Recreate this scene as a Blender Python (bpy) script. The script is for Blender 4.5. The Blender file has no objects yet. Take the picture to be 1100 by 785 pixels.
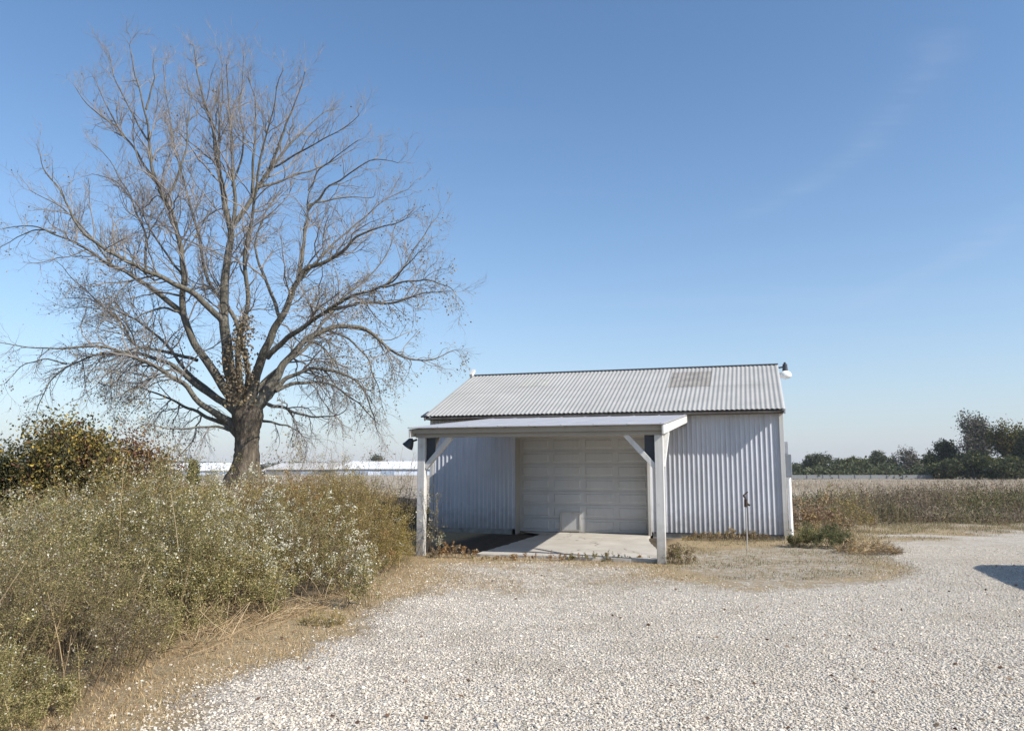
import bpy, math, random
import numpy as np
from mathutils import Vector

SEED = 7
rng = np.random.default_rng(SEED)
random.seed(SEED)
R = math.radians
scene = bpy.context.scene
COL = scene.collection

# ------------------------------------------------------------------ camera
F, PITCH, HCAM = 850.0, R(7.57), 1.6
CP, SP = math.cos(PITCH), math.sin(PITCH)

def ray(px, py):
    dx, dy = px - 550.0, -(py - 392.5)
    return dx, F * CP - dy * SP, F * SP + dy * CP

def ground(px, py, z=0.0):
    x, y, zz = ray(px, py)
    t = (z - HCAM) / zz
    return np.array([x * t, y * t, z])

def at_depth(px, py, Y):
    x, y, zz = ray(px, py)
    t = Y / y
    return np.array([x * t, Y, HCAM + zz * t])

cam_d = bpy.data.cameras.new("camera")
cam = bpy.data.objects.new("camera", cam_d)
COL.objects.link(cam)
cam.location = (0, 0, HCAM)
cam.rotation_euler = (R(90) + PITCH, 0, 0)
cam_d.sensor_width = 36.0
cam_d.lens = F / 1100.0 * 36.0
cam_d.clip_start = 0.05
cam_d.clip_end = 6000
scene.camera = cam

# ------------------------------------------------------------------ small helpers
def unit(a, axis=-1):
    n = np.linalg.norm(a, axis=axis, keepdims=True)
    return a / np.maximum(n, 1e-9)

def smooth(e0, e1, x):
    t = np.clip((x - e0) / (e1 - e0), 0, 1)
    return t * t * (3 - 2 * t)

_NT = np.random.default_rng(11).random((64, 64))
def vnoise(x, y):
    x = np.asarray(x, float); y = np.asarray(y, float)
    xi = np.floor(x).astype(int); yi = np.floor(y).astype(int)
    fx = x - xi; fy = y - yi
    fx = fx * fx * (3 - 2 * fx); fy = fy * fy * (3 - 2 * fy)
    g = lambda i, j: _NT[i % 64, j % 64]
    a = g(xi, yi) * (1 - fx) + g(xi + 1, yi) * fx
    b = g(xi, yi + 1) * (1 - fx) + g(xi + 1, yi + 1) * fx
    return a * (1 - fy) + b * fy

def fbm(x, y, o=4):
    s = 0; a = 0.5
    for k in range(o):
        s = s + a * vnoise(x * 2 ** k + 17.3 * k, y * 2 ** k + 5.1 * k); a *= 0.5
    return s / (1 - 0.5 ** o)

def terrain(x, y):
    x = np.asarray(x, float); y = np.asarray(y, float)
    h = 0.85 * np.exp(-(((x + 10.0) / 6.5) ** 2 + ((y - 33.0) / 8.0) ** 2))
    h = h + 0.035 * (fbm(x * 0.35, y * 0.35, 3) - 0.5) * smooth(60, 20, np.hypot(x, y))
    return h

def wear_at(x, y):
    c = ground(655, 662)
    w = 0.8 * smooth(0.47, 0.66, 0.5 * fbm(x * 0.55 + 20, y * 0.55, 4) + 0.5 * fbm(x * 1.9 + 3, y * 1.9, 3))
    w = w + 0.55 * np.exp(-(((x - c[0]) / 1.5) ** 2 + ((y - c[1]) / 1.1) ** 2)) * smooth(0.35, 0.65, fbm(x * 1.9, y * 1.9 + 4, 3))
    return np.clip(w, 0, 1)

def in_poly(x, y, poly):
    x = np.asarray(x); y = np.asarray(y)
    c = np.zeros(x.shape, bool)
    n = len(poly)
    for i in range(n):
        x1, y1 = poly[i][:2]; x2, y2 = poly[(i + 1) % n][:2]
        if y1 == y2: continue
        cond = ((y1 > y) != (y2 > y)) & (x < (x2 - x1) * (y - y1) / (y2 - y1) + x1)
        c ^= cond
    return c

def sdist(x, y, poly):
    """signed distance, positive inside"""
    x = np.asarray(x, float); y = np.asarray(y, float)
    d = np.full(x.shape, 1e9)
    n = len(poly)
    for i in range(n):
        a = np.array(poly[i][:2], float); b = np.array(poly[(i + 1) % n][:2], float)
        ab = b - a
        t = np.clip(((x - a[0]) * ab[0] + (y - a[1]) * ab[1]) / max(ab @ ab, 1e-9), 0, 1)
        d = np.minimum(d, np.hypot(x - a[0] - t * ab[0], y - a[1] - t * ab[1]))
    return np.where(in_poly(x, y, poly), d, -d)

class MB:
    """collects numpy geometry and links it as ONE mesh object"""
    def __init__(s): s.v = []; s.q = []; s.t = []; s.ng = []; s.n = 0; s.mq = []; s.mt = []
    def add(s, v, quads=None, tris=None, mi=0):
        v = np.asarray(v, float).reshape(-1, 3)
        if quads is not None and len(quads):
            qq = np.asarray(quads, int).reshape(-1, 4) + s.n; s.q.append(qq); s.mq.append(np.full(len(qq), mi))
        if tris is not None and len(tris):
            tt = np.asarray(tris, int).reshape(-1, 3) + s.n; s.t.append(tt); s.mt.append(np.full(len(tt), mi))
        s.v.append(v); s.n += len(v)
    def box(s, x0, x1, y0, y1, z0, z1, mi=0):
        v = [(x, y, z) for z in (z0, z1) for y in (y0, y1) for x in (x0, x1)]
        s.add(v, [(0, 2, 3, 1), (4, 5, 7, 6), (0, 1, 5, 4), (2, 6, 7, 3), (0, 4, 6, 2), (1, 3, 7, 5)], mi=mi)
    def beam(s, a, b, w, h, up=(0, 0, 1), mi=0):
        a = np.array(a, float); b = np.array(b, float)
        d = unit(b - a); up = np.array(up, float)
        sx = unit(np.cross(d, up)); uz = np.cross(sx, d)
        v = []
        for p in (a, b):
            for i, j in ((-1, -1), (1, -1), (1, 1), (-1, 1)):
                v.append(p + sx * i * w / 2 + uz * j * h / 2)
        s.add(v, [(0, 1, 2, 3), (7, 6, 5, 4), (0, 4, 5, 1), (1, 5, 6, 2), (2, 6, 7, 3), (3, 7, 4, 0)], mi=mi)
    def cyl(s, a, b, r, r2=None, k=12, mi=0):
        r2 = r if r2 is None else r2
        s.tubes(np.array([[a, b]], float), np.array([[r, r2]], float), k, caps=True, mi=mi)
    def tubes(s, P, Rr, k=5, caps=False, mi=0):
        P = np.asarray(P, float); Rr = np.asarray(Rr, float)
        B, n, _ = P.shape
        T = np.empty_like(P)
        T[:, 1:-1] = P[:, 2:] - P[:, :-2]; T[:, 0] = P[:, 1] - P[:, 0]; T[:, -1] = P[:, -1] - P[:, -2]
        T = unit(T)
        ref = np.where(np.abs(T[:, :1, 2:3]) < 0.8, np.array([0, 0, 1.0]), np.array([1.0, 0, 0]))
        a = unit(np.cross(T, np.broadcast_to(ref, T.shape)))
        b = np.cross(T, a)
        ang = np.arange(k) * 2 * math.pi / k
        V = P[:, :, None, :] + Rr[:, :, None, None] * (a[:, :, None, :] * np.cos(ang)[:, None] + b[:, :, None, :] * np.sin(ang)[:, None])
        idx = np.arange(B * n * k).reshape(B, n, k)
        i0 = idx[:, :-1, :]; i1 = idx[:, 1:, :]
        Q = np.stack([i0, np.roll(i0, -1, 2), np.roll(i1, -1, 2), i1], -1).reshape(-1, 4)
        s.add(V.reshape(-1, 3), Q, mi=mi)
        if caps:
            base = s.n - B * n * k
            tr = []
            for e, fl in ((0, True), (n - 1, False)):
                ring = idx[:, e, :]
                for j in range(1, k - 1):
                    t3 = np.stack([ring[:, 0], ring[:, j], ring[:, j + 1]], -1)
                    tr.append(t3[:, ::-1] if fl else t3)
            tt = np.concatenate(tr) + base
            s.t.append(tt); s.mt.append(np.full(len(tt), mi))
    def leaves(s, P, D, L, W, mi=0, fold=0.0):
        """diamond leaves: base P, direction D, length L, width W"""
        P = np.asarray(P, float); D = unit(np.asarray(D, float)); N = len(P)
        L = np.broadcast_to(L, (N,))[:, None]; W = np.broadcast_to(W, (N,))[:, None]
        rv = rng.normal(size=(N, 3)); S = unit(np.cross(D, rv))
        m = P + D * L * 0.45
        up = np.cross(S, D) * L * fold
        V = np.stack([P, m - S * W / 2 + up, P + D * L, m + S * W / 2 + up], 1)
        s.add(V.reshape(-1, 3), np.arange(N * 4).reshape(N, 4), mi=mi)
    def blades(s, P, H, W, lean, mi=0):
        """grass blades: two-segment bent triangles"""
        N = len(P); th = rng.random(N) * 2 * math.pi
        ld = np.stack([np.cos(th), np.sin(th), np.zeros(N)], 1)
        ph = rng.random(N) * 2 * math.pi
        sd = np.stack([np.cos(ph), np.sin(ph), np.zeros(N)], 1)
        H = np.broadcast_to(H, (N,))[:, None]; W = np.broadcast_to(W, (N,))[:, None]; lean = np.broadcast_to(lean, (N,))[:, None]
        z = np.array([0, 0, 1.0])
        m = P + z * H * 0.6 + ld * H * lean * 0.35
        t = P + z * H * (1.0 - 0.35 * lean) + ld * H * lean
        V = np.stack([P - sd * W / 2, P + sd * W / 2, m + sd * W * 0.38, m - sd * W * 0.38, t], 1)
        i = np.arange(N)[:, None] * 5
        s.add(V.reshape(-1, 3), i + np.array([[0, 1, 2, 3]]), i + np.array([[3, 2, 4]]), mi=mi)
    def build(s, name, mats, parent=None, smoothf=False):
        me = bpy.data.meshes.new(name)
        V = np.concatenate(s.v) if s.v else np.zeros((0, 3))
        Q = np.concatenate(s.q) if s.q else np.zeros((0, 4), int)
        T = np.concatenate(s.t) if s.t else np.zeros((0, 3), int)
        me.vertices.add(len(V)); me.vertices.foreach_set("co", V.ravel())
        li = np.concatenate([Q.ravel(), T.ravel()]).astype(np.int32)
        me.loops.add(len(li)); me.loops.foreach_set("vertex_index", li)
        st = np.concatenate([np.arange(len(Q)) * 4, len(Q) * 4 + np.arange(len(T)) * 3]).astype(np.int32)
        me.polygons.add(len(st)); me.polygons.foreach_set("loop_start", st)
        mi = np.concatenate(s.mq + s.mt).astype(np.int32) if (s.mq or s.mt) else np.zeros(0, np.int32)
        if not isinstance(mats, (list, tuple)): mats = [mats]
        for m in mats: me.materials.append(m)
        if mi.max(initial=0) > 0: me.polygons.foreach_set("material_index", mi)
        me.polygons.foreach_set("use_smooth", np.full(len(st), bool(smoothf)))
        me.update(calc_edges=True); me.validate()
        o = bpy.data.objects.new(name, me); COL.objects.link(o)
        if parent is not None: o.parent = parent
        return o

def bevel(o, w=0.01, seg=2):
    m = o.modifiers.new("bevel", "BEVEL"); m.width = w; m.segments = seg; m.limit_method = "ANGLE"; m.angle_limit = R(40)
    return o

def tag(o, label=None, cat=None, group=None, kind=None):
    if label: o["label"] = label
    if cat: o["category"] = cat
    if group: o["group"] = group
    if kind: o["kind"] = kind
    return o

def empty(name, loc, rz=0.0):
    o = bpy.data.objects.new(name, None); COL.objects.link(o)
    o.location = loc; o.rotation_euler = (0, 0, rz); o.empty_display_size = 0.2
    return o

# ------------------------------------------------------------------ materials
class NT:
    def __init__(s, name):
        s.m = bpy.data.materials.new(name); s.m.use_nodes = True
        s.t = s.m.node_tree; s.t.nodes.clear()
        s.out = s.n("ShaderNodeOutputMaterial")
    def n(s, typ, **kw):
        nd = s.t.nodes.new(typ)
        for k, v in kw.items():
            if k.startswith("_"):
                nd.inputs[k[1:].replace("_", " ")].default_value = v
            else: setattr(nd, k, v)
        return nd
    def l(s, a, b): s.t.links.new(a, b)
    def coord(s, which="Object", scale=(1, 1, 1)):
        c = s.n("ShaderNodeTexCoord"); m = s.n("ShaderNodeMapping"); m.inputs["Scale"].default_value = scale
        s.l(c.outputs[which], m.inputs["Vector"]); return m.outputs["Vector"]
    def noise(s, vec, scale, detail=4, rough=0.55):
        n = s.n("ShaderNodeTexNoise"); n.inputs["Scale"].default_value = scale
        n.inputs["Detail"].default_value = detail; n.inputs["Roughness"].default_value = rough
        s.l(vec, n.inputs["Vector"]); return n.outputs["Fac"]
    def ramp(s, fac, stops, interp="LINEAR"):
        r = s.n("ShaderNodeValToRGB"); cr = r.color_ramp; cr.interpolation = interp
        while len(cr.elements) > 1: cr.elements.remove(cr.elements[-1])
        for i, (p, c) in enumerate(stops):
            e = cr.elements[0] if i == 0 else cr.elements.new(p)
            e.position = p; e.color = (*c, 1) if len(c) == 3 else c
        s.l(fac, r.inputs["Fac"]); return r.outputs["Color"]
    def mix(s, fac, a, b, typ="MIX"):
        m = s.n("ShaderNodeMix"); m.data_type = "RGBA"; m.blend_type = typ
        for sock, v in ((m.inputs[0], fac), (m.inputs[6], a), (m.inputs[7], b)):
            if hasattr(v, "is_output"): s.l(v, sock)
            elif isinstance(v, (int, float)): sock.default_value = v
            else: sock.default_value = (*v, 1)
        return m.outputs[2]
    def math(s, op, a, b=None, c=None):
        m = s.n("ShaderNodeMath"); m.operation = op
        for i, v in enumerate((a, b, c)):
            if v is None: continue
            if hasattr(v, "is_output"): s.l(v, m.inputs[i])
            else: m.inputs[i].default_value = v
        return m.outputs[0]
    def bump(s, h, strength=0.5, dist=0.01):
        b = s.n("ShaderNodeBump"); b.inputs["Strength"].default_value = strength; b.inputs["Distance"].default_value = dist
        s.l(h, b.inputs["Height"]); return b.outputs["Normal"]
    def principled(s, color, rough=0.7, normal=None, metallic=0.0, spec=0.3):
        p = s.n("ShaderNodeBsdfPrincipled")
        for key, v in (("Base Color", color), ("Roughness", rough), ("Metallic", metallic)):
            if hasattr(v, "is_output"): s.l(v, p.inputs[key])
            elif isinstance(v, (int, float)): p.inputs[key].default_value = v
            else: p.inputs[key].default_value = (*v, 1)
        p.inputs["Specular IOR Level"].default_value = spec
        if normal is not None: s.l(normal, p.inputs["Normal"])
        s.l(p.outputs[0], s.out.inputs["Surface"]); return p

def mat_plain(name, col, rough=0.7, metallic=0.0, var=0.15, scale=6.0, spec=0.3):
    n = NT(name); v = n.coord("Object")
    f = n.noise(v, scale, 5)
    c = n.ramp(f, [(0.25, tuple(x * (1 - var) for x in col)), (0.75, tuple(min(1, x * (1 + var)) for x in col))])
    n.principled(c, rough, n.bump(n.noise(v, scale * 8, 3), 0.15, 0.01), metallic, spec)
    return n.m

def mat_leaf(name, stops, translucency=0.3, rough=0.65):
    n = NT(name)
    g = n.n("ShaderNodeNewGeometry")
    c = n.ramp(g.outputs["Random Per Island"], stops)
    d = n.n("ShaderNodeBsdfDiffuse"); n.l(c, d.inputs["Color"])
    t = n.n("ShaderNodeBsdfTranslucent"); n.l(c, t.inputs["Color"])
    mx = n.n("ShaderNodeMixShader"); mx.inputs[0].default_value = translucency
    n.l(d.outputs[0], mx.inputs[1]); n.l(t.outputs[0], mx.inputs[2]); n.l(mx.outputs[0], n.out.inputs["Surface"])
    return n.m

def mat_bark(name, dark, mid, light, scale=1.0):
    n = NT(name); v = n.coord("Object", (1, 1, 0.22))
    f = n.noise(v, 9 * scale, 6, 0.65)
    big = n.noise(n.coord("Object"), 1.3 * scale, 3)
    c = n.ramp(f, [(0.32, dark), (0.5, mid), (0.68, light)])
    c = n.mix(n.math("MULTIPLY", big, 0.6), c, (light[0] * 0.9, light[1] * 0.95, light[2] * 0.85))
    n.principled(c, 0.9, n.bump(f, 0.9, 0.06), 0, 0.15)
    return n.m

def painted_metal(name, col, dirt=(0.20, 0.17, 0.14), base_dirt=0.5, rusty=0.0, rough=0.5):
    n = NT(name); v = n.coord("Object")
    f = n.noise(v, 1.1, 6, 0.6)
    st = n.noise(n.coord("Object", (9, 9, 0.35)), 1.6, 4, 0.6)
    c = n.ramp(f, [(0.3, tuple(x * 0.86 for x in col)), (0.7, col)])
    k = n.ramp(st, [(0.45, (0, 0, 0)), (0.80, (1, 1, 1))])
    c = n.mix(n.math("MULTIPLY", k, base_dirt * 0.6), c, dirt)
    sep = n.n("ShaderNodeSeparateXYZ"); n.l(v, sep.inputs[0])
    low = n.n("ShaderNodeMapRange"); low.inputs[1].default_value = 0.15; low.inputs[2].default_value = 0.75
    low.inputs[3].default_value = 1.0; low.inputs[4].default_value = 0.0
    n.l(n.math("ADD", sep.outputs[2], n.math("MULTIPLY", n.math("SUBTRACT", n.noise(v, 7, 5), 0.5), 0.9)), low.inputs[0])
    c = n.mix(n.math("MULTIPLY", low.outputs[0], base_dirt), c, dirt)
    if rusty:
        rr = n.ramp(n.noise(v, 3.2, 8, 0.7), [(0.60, (0, 0, 0)), (0.72, (1, 1, 1))])
        c = n.mix(n.math("MULTIPLY", rr, rusty), c, (0.16, 0.09, 0.06))
    if rusty:
        fl_ = n.math("FLOOR", n.math("DIVIDE", sep.outputs[0], 0.896))
        wn_ = n.n("ShaderNodeTexWhiteNoise"); wn_.noise_dimensions = "1D"; n.l(fl_, wn_.inputs["W"])
        c = n.mix(n.math("MULTIPLY", wn_.outputs["Value"], 0.22), c, (0.40, 0.40, 0.41))
        run = n.ramp(n.noise(n.coord("Object", (14, 14, 0.5)), 1.0, 3, 0.5), [(0.66, (0, 0, 0)), (0.76, (1, 1, 1))])
        c = n.mix(n.math("MULTIPLY", run, rusty), c, (0.24, 0.15, 0.10))
    n.principled(c, rough, n.bump(n.noise(n.coord("Object", (40, 40, 3)), 1.0, 4), 0.12, 0.01), 0.0, 0.35)
    return n.m

M = {}
M["wall_metal"] = painted_metal("painted corrugated steel", (0.56, 0.58, 0.63), (0.25, 0.24, 0.23), 0.65, 0.25)
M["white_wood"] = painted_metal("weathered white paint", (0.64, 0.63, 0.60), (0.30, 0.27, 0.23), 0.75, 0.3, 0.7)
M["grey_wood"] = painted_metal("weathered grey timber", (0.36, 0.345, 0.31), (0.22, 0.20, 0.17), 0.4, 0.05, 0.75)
M["door"] = painted_metal("garage door paint", (0.565, 0.575, 0.59), (0.38, 0.36, 0.33), 0.4, 0.03, 0.5)
M["dark_metal"] = mat_plain("dark metal", (0.05, 0.055, 0.065), 0.5, 0.2)
M["rubber"] = mat_plain("black rubber", (0.02, 0.02, 0.02), 0.8)
M["grey_box"] = mat_plain("grey enamel", (0.20, 0.215, 0.24), 0.45)
M["pvc"] = mat_plain("white conduit", (0.78, 0.78, 0.77), 0.4)
M["rust"] = mat_plain("rusty iron", (0.055, 0.038, 0.030), 0.85, 0.2, 0.5, 30)
M["lampglass"] = mat_plain("frosted lamp bowl", (0.78, 0.80, 0.80), 0.25, 0, 0.04)
M["porch_roof"] = mat_plain("galvanised porch roofing", (0.43, 0.425, 0.44), 0.5, 0.1, 0.12, 1.5)

def mat_roof():
    n = NT("weathered corrugated roofing"); v = n.coord("Object")
    f = n.noise(n.coord("Object", (0.6, 1.4, 1)), 1.3, 6, 0.6)
    st = n.noise(n.coord("Object", (9.0, 0.5, 0.5)), 1.2, 4, 0.6)
    c = n.ramp(f, [(0.3, (0.37, 0.36, 0.33)), (0.7, (0.44, 0.425, 0.395))])
    c = n.mix(n.math("MULTIPLY", n.ramp(st, [(0.45, (0, 0, 0)), (0.75, (1, 1, 1))]), 0.22), c, (0.24, 0.22, 0.20))
    # the sheet laps: faint darker bands across the slope
    n.principled(c, 0.55, n.bump(n.noise(v, 30, 3), 0.08, 0.01), 0.1, 0.35)
    return n.m
M["roof"] = mat_roof()
M["roof_patch"] = mat_plain("rust darkened roof sheet", (0.27, 0.25, 0.22), 0.65, 0.1, 0.3, 3)

def mat_concrete():
    n = NT("old concrete"); v = n.coord("Object")
    f = n.noise(v, 1.4, 6, 0.6)
    c = n.ramp(f, [(0.3, (0.40, 0.365, 0.315)), (0.7, (0.52, 0.485, 0.43))])
    s = n.ramp(n.noise(v, 5, 6, 0.7), [(0.58, (0, 0, 0)), (0.75, (1, 1, 1))])
    c = n.mix(n.math("MULTIPLY", s, 0.5), c, (0.22, 0.19, 0.15))
    vo = n.n("ShaderNodeTexVoronoi"); vo.feature = "DISTANCE_TO_EDGE"; vo.inputs["Scale"].default_value = 0.45
    mp = n.n("ShaderNodeMapping"); n.l(v, mp.inputs[0])
    ad = n.n("ShaderNodeVectorMath"); ad.operation = "ADD"
    nz = n.n("ShaderNodeTexNoise"); nz.inputs["Scale"].default_value = 2.0; n.l(v, nz.inputs["Vector"])
    n.l(v, ad.inputs[0]); n.l(nz.outputs["Color"], ad.inputs[1]); n.l(ad.outputs[0], vo.inputs["Vector"])
    cr = n.ramp(vo.outputs["Distance"], [(0.0, (1, 1, 1)), (0.012, (0, 0, 0))])
    c = n.mix(n.math("MULTIPLY", cr, 0.7), c, (0.12, 0.10, 0.08))
    n.principled(c, 0.9, n.bump(n.noise(v, 40, 4), 0.25, 0.01), 0, 0.2)
    return n.m
M["concrete"] = mat_concrete()
M["foundation"] = mat_plain("stained foundation concrete", (0.30, 0.29, 0.27), 0.9, 0, 0.35, 5)

# vegetation palettes
M["stem"] = mat_leaf("weed stems", [(0, (0.10, 0.075, 0.045)), (0.5, (0.16, 0.12, 0.07)), (1, (0.27, 0.21, 0.12))], 0.0)
M["w_olive"] = mat_leaf("olive weed leaves", [(0, (0.093, 0.094, 0.035)), (0.35, (0.195, 0.175, 0.067)), (0.7, (0.306, 0.258, 0.108)), (1, (0.544, 0.438, 0.216))], 0.25)
M["w_green"] = mat_leaf("green weed leaves", [(0, (0.112, 0.113, 0.049)), (0.4, (0.237, 0.225, 0.091)), (0.8, (0.422, 0.359, 0.161)), (1, (0.747, 0.616, 0.322))], 0.3)
M["w_yellow"] = mat_leaf("yellow green weed leaves", [(0, (0.138, 0.114, 0.038)), (0.4, (0.275, 0.220, 0.072)), (0.8, (0.405, 0.312, 0.109)), (1, (0.616, 0.471, 0.203))], 0.3)
M["w_brown"] = mat_leaf("brown weed tops", [(0, (0.149, 0.086, 0.040)), (0.4, (0.306, 0.175, 0.075)), (0.8, (0.472, 0.275, 0.113)), (1, (0.665, 0.432, 0.213))], 0.25)
M["w_mauve"] = mat_leaf("mauve brown weed stalks", [(0, (0.113, 0.088, 0.058)), (0.4, (0.203, 0.155, 0.102)), (0.8, (0.324, 0.251, 0.167)), (1, (0.502, 0.395, 0.261))], 0.2)
M["flower"] = mat_leaf("white aster petals", [(0, (0.471, 0.445, 0.339)), (1, (0.737, 0.708, 0.600))], 0.2)
M["seed"] = mat_leaf("pale seed fluff", [(0, (0.32, 0.28, 0.20)), (1, (0.52, 0.48, 0.38))], 0.2)
M["dry"] = mat_leaf("dry grass", [(0, (0.191, 0.126, 0.067)), (0.4, (0.382, 0.267, 0.139)), (0.8, (0.530, 0.388, 0.214)), (1, (0.657, 0.514, 0.302))], 0.15)
M["dry_green"] = mat_leaf("dry grass with green", [(0, (0.13, 0.105, 0.060)), (0.35, (0.27, 0.22, 0.13)), (0.65, (0.19, 0.18, 0.085)), (1, (0.46, 0.39, 0.26))], 0.15)
M["straw"] = mat_leaf("broken straw stalks", [(0, (0.22, 0.15, 0.085)), (0.6, (0.40, 0.29, 0.165)), (1, (0.58, 0.46, 0.29))], 0.1)
M["dead_leaf"] = mat_leaf("dead brown leaves", [(0, (0.10, 0.060, 0.042)), (0.5, (0.21, 0.135, 0.095)), (1, (0.38, 0.28, 0.20))], 0.2)
M["tree_leaf"] = mat_leaf("last tan autumn leaves", [(0, (0.16, 0.12, 0.075)), (0.5, (0.30, 0.24, 0.15)), (0.85, (0.42, 0.36, 0.25)), (1, (0.40, 0.28, 0.10))], 0.35)
M["ivy"] = mat_leaf("withered vine leaves", [(0, (0.13, 0.09, 0.055)), (0.5, (0.29, 0.215, 0.13)), (1, (0.44, 0.36, 0.24))], 0.2)
M["s_green"] = mat_leaf("dark shrub leaves", [(0, (0.040, 0.048, 0.026)), (0.5, (0.087, 0.093, 0.045)), (1, (0.199, 0.186, 0.100))], 0.3)
M["s_yellow"] = mat_leaf("yellowing shrub leaves", [(0, (0.069, 0.068, 0.030)), (0.5, (0.165, 0.141, 0.053)), (0.85, (0.357, 0.257, 0.066)), (1, (0.632, 0.466, 0.106))], 0.3)
M["s_red"] = mat_leaf("russet shrub leaves", [(0, (0.086, 0.045, 0.031)), (0.5, (0.187, 0.099, 0.062)), (0.85, (0.296, 0.158, 0.090)), (1, (0.468, 0.344, 0.156))], 0.3)
M["t_dark"] = mat_leaf("far dark foliage", [(0, (0.042, 0.048, 0.029)), (0.6, (0.087, 0.097, 0.055)), (1, (0.161, 0.170, 0.098))], 0.2)
M["t_green"] = mat_leaf("far green foliage", [(0, (0.049, 0.057, 0.022)), (0.6, (0.105, 0.115, 0.041)), (1, (0.196, 0.196, 0.072))], 0.2)
M["t_grey"] = mat_leaf("far grey twigs", [(0, (0.085, 0.078, 0.065)), (0.6, (0.156, 0.143, 0.117)), (1, (0.234, 0.215, 0.169))], 0.1)
M["t_rust"] = mat_leaf("far rusty foliage", [(0, (0.075, 0.060, 0.026)), (0.6, (0.150, 0.117, 0.048)), (1, (0.213, 0.169, 0.072))], 0.2)
M["bark"] = mat_bark("furrowed bark", (0.028, 0.020, 0.016), (0.085, 0.064, 0.050), (0.20, 0.165, 0.13))
M["bark_limb"] = mat_bark("smooth grey bark", (0.034, 0.029, 0.024), (0.105, 0.092, 0.077), (0.235, 0.212, 0.18), 1.3)
M["twig"] = mat_plain("twig bark", (0.25, 0.225, 0.205), 0.9, 0, 0.25, 1.0)
M["stone"] = mat_leaf("limestone chips", [(0, (0.297, 0.250, 0.192)), (0.12, (0.485, 0.422, 0.340)), (0.6, (0.603, 0.538, 0.445)), (1, (0.732, 0.662, 0.559))], 0.0)

# ------------------------------------------------------------------ light and sky
A_, B_ = 1.24, 0.34                       # shadow run along the wall / into the wall per metre of drop
YAW = R(-16.9)
U = np.array([math.cos(YAW), math.sin(YAW), 0.0]); Vv = np.array([-math.sin(YAW), math.cos(YAW), 0.0])
SUN_TRAVEL = -A_ * U + B_ * Vv + np.array([0, 0, -1.0])
src = unit(-SUN_TRAVEL)
SUN_EL = math.asin(src[2]); SUN_AZ = math.atan2(src[0], src[1])
sl = bpy.data.lights.new("sun", "SUN"); sl.energy = 4.6; sl.angle = R(0.53); sl.color = (1.0, 0.955, 0.88)
so = bpy.data.objects.new("sun", sl); COL.objects.link(so)
so.rotation_euler = Vector(tuple(SUN_TRAVEL)).to_track_quat("-Z", "Y").to_euler()
so.location = (20, -15, 25)

w = bpy.data.worlds.new("World"); scene.world = w; w.use_nodes = True
wt = w.node_tree; wt.nodes.clear()
def wn(t, **k):
    n = wt.nodes.new(t)
    for a, b in k.items(): setattr(n, a, b)
    return n
wo = wn("ShaderNodeOutputWorld"); bg = wn("ShaderNodeBackground"); bg.inputs["Strength"].default_value = 0.115
sky = wn("ShaderNodeTexSky"); sky.sky_type = "NISHITA"; sky.sun_disc = False
sky.sun_elevation = SUN_EL; sky.sun_rotation = SUN_AZ
sky.altitude = 100; sky.air_density = 1.0; sky.dust_density = 0.7; sky.ozone_density = 2.5
tc = wn("ShaderNodeTexCoord"); sx = wn("ShaderNodeSeparateXYZ"); wt.links.new(tc.outputs["Generated"], sx.inputs[0])
def wm(op, a, b=None, c=None, clamp=False):
    m = wn("ShaderNodeMath", operation=op, use_clamp=clamp)
    for i, v in enumerate((a, b, c)):
        if v is None: continue
        if hasattr(v, "is_output"): wt.links.new(v, m.inputs[i])
        else: m.inputs[i].default_value = v
    return m.outputs[0]
# thin cirrus trails: bands on a sheet 9 km up (direction projected to that height)
zz = wm("MAXIMUM", sx.outputs[2], 0.03)
cx = wm("DIVIDE", sx.outputs[0], zz); cy = wm("DIVIDE", sx.outputs[1], zz)
comb = wn("ShaderNodeCombineXYZ"); wt.links.new(cx, comb.inputs[0]); wt.links.new(cy, comb.inputs[1])
nz = wn("ShaderNodeTexNoise"); nz.inputs["Scale"].default_value = 1.3; nz.inputs["Detail"].default_value = 7; nz.inputs["Roughness"].default_value = 0.62
wt.links.new(comb.outputs[0], nz.inputs["Vector"])
nz2 = wn("ShaderNodeTexNoise"); nz2.inputs["Scale"].default_value = 0.55; nz2.inputs["Detail"].default_value = 6
mp = wn("ShaderNodeMapping"); mp.inputs["Scale"].default_value = (0.5, 2.2, 1); mp.inputs["Rotation"].default_value = (0, 0, R(-32))
wt.links.new(comb.outputs[0], mp.inputs[0]); wt.links.new(mp.outputs[0], nz2.inputs["Vector"])
nz3 = wn("ShaderNodeTexNoise"); nz3.inputs["Scale"].default_value = 3.2; nz3.inputs["Detail"].default_value = 8; nz3.inputs["Roughness"].default_value = 0.7
mp3 = wn("ShaderNodeMapping"); mp3.inputs["Scale"].default_value = (0.55, 2.6, 1); mp3.inputs["Rotation"].default_value = (0, 0, R(-25))
wt.links.new(comb.outputs[0], mp3.inputs[0]); wt.links.new(mp3.outputs[0], nz3.inputs["Vector"])
def skyp(px, py):
    x, y, z = ray(px, py); return np.array([x / z, y / z])
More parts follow.
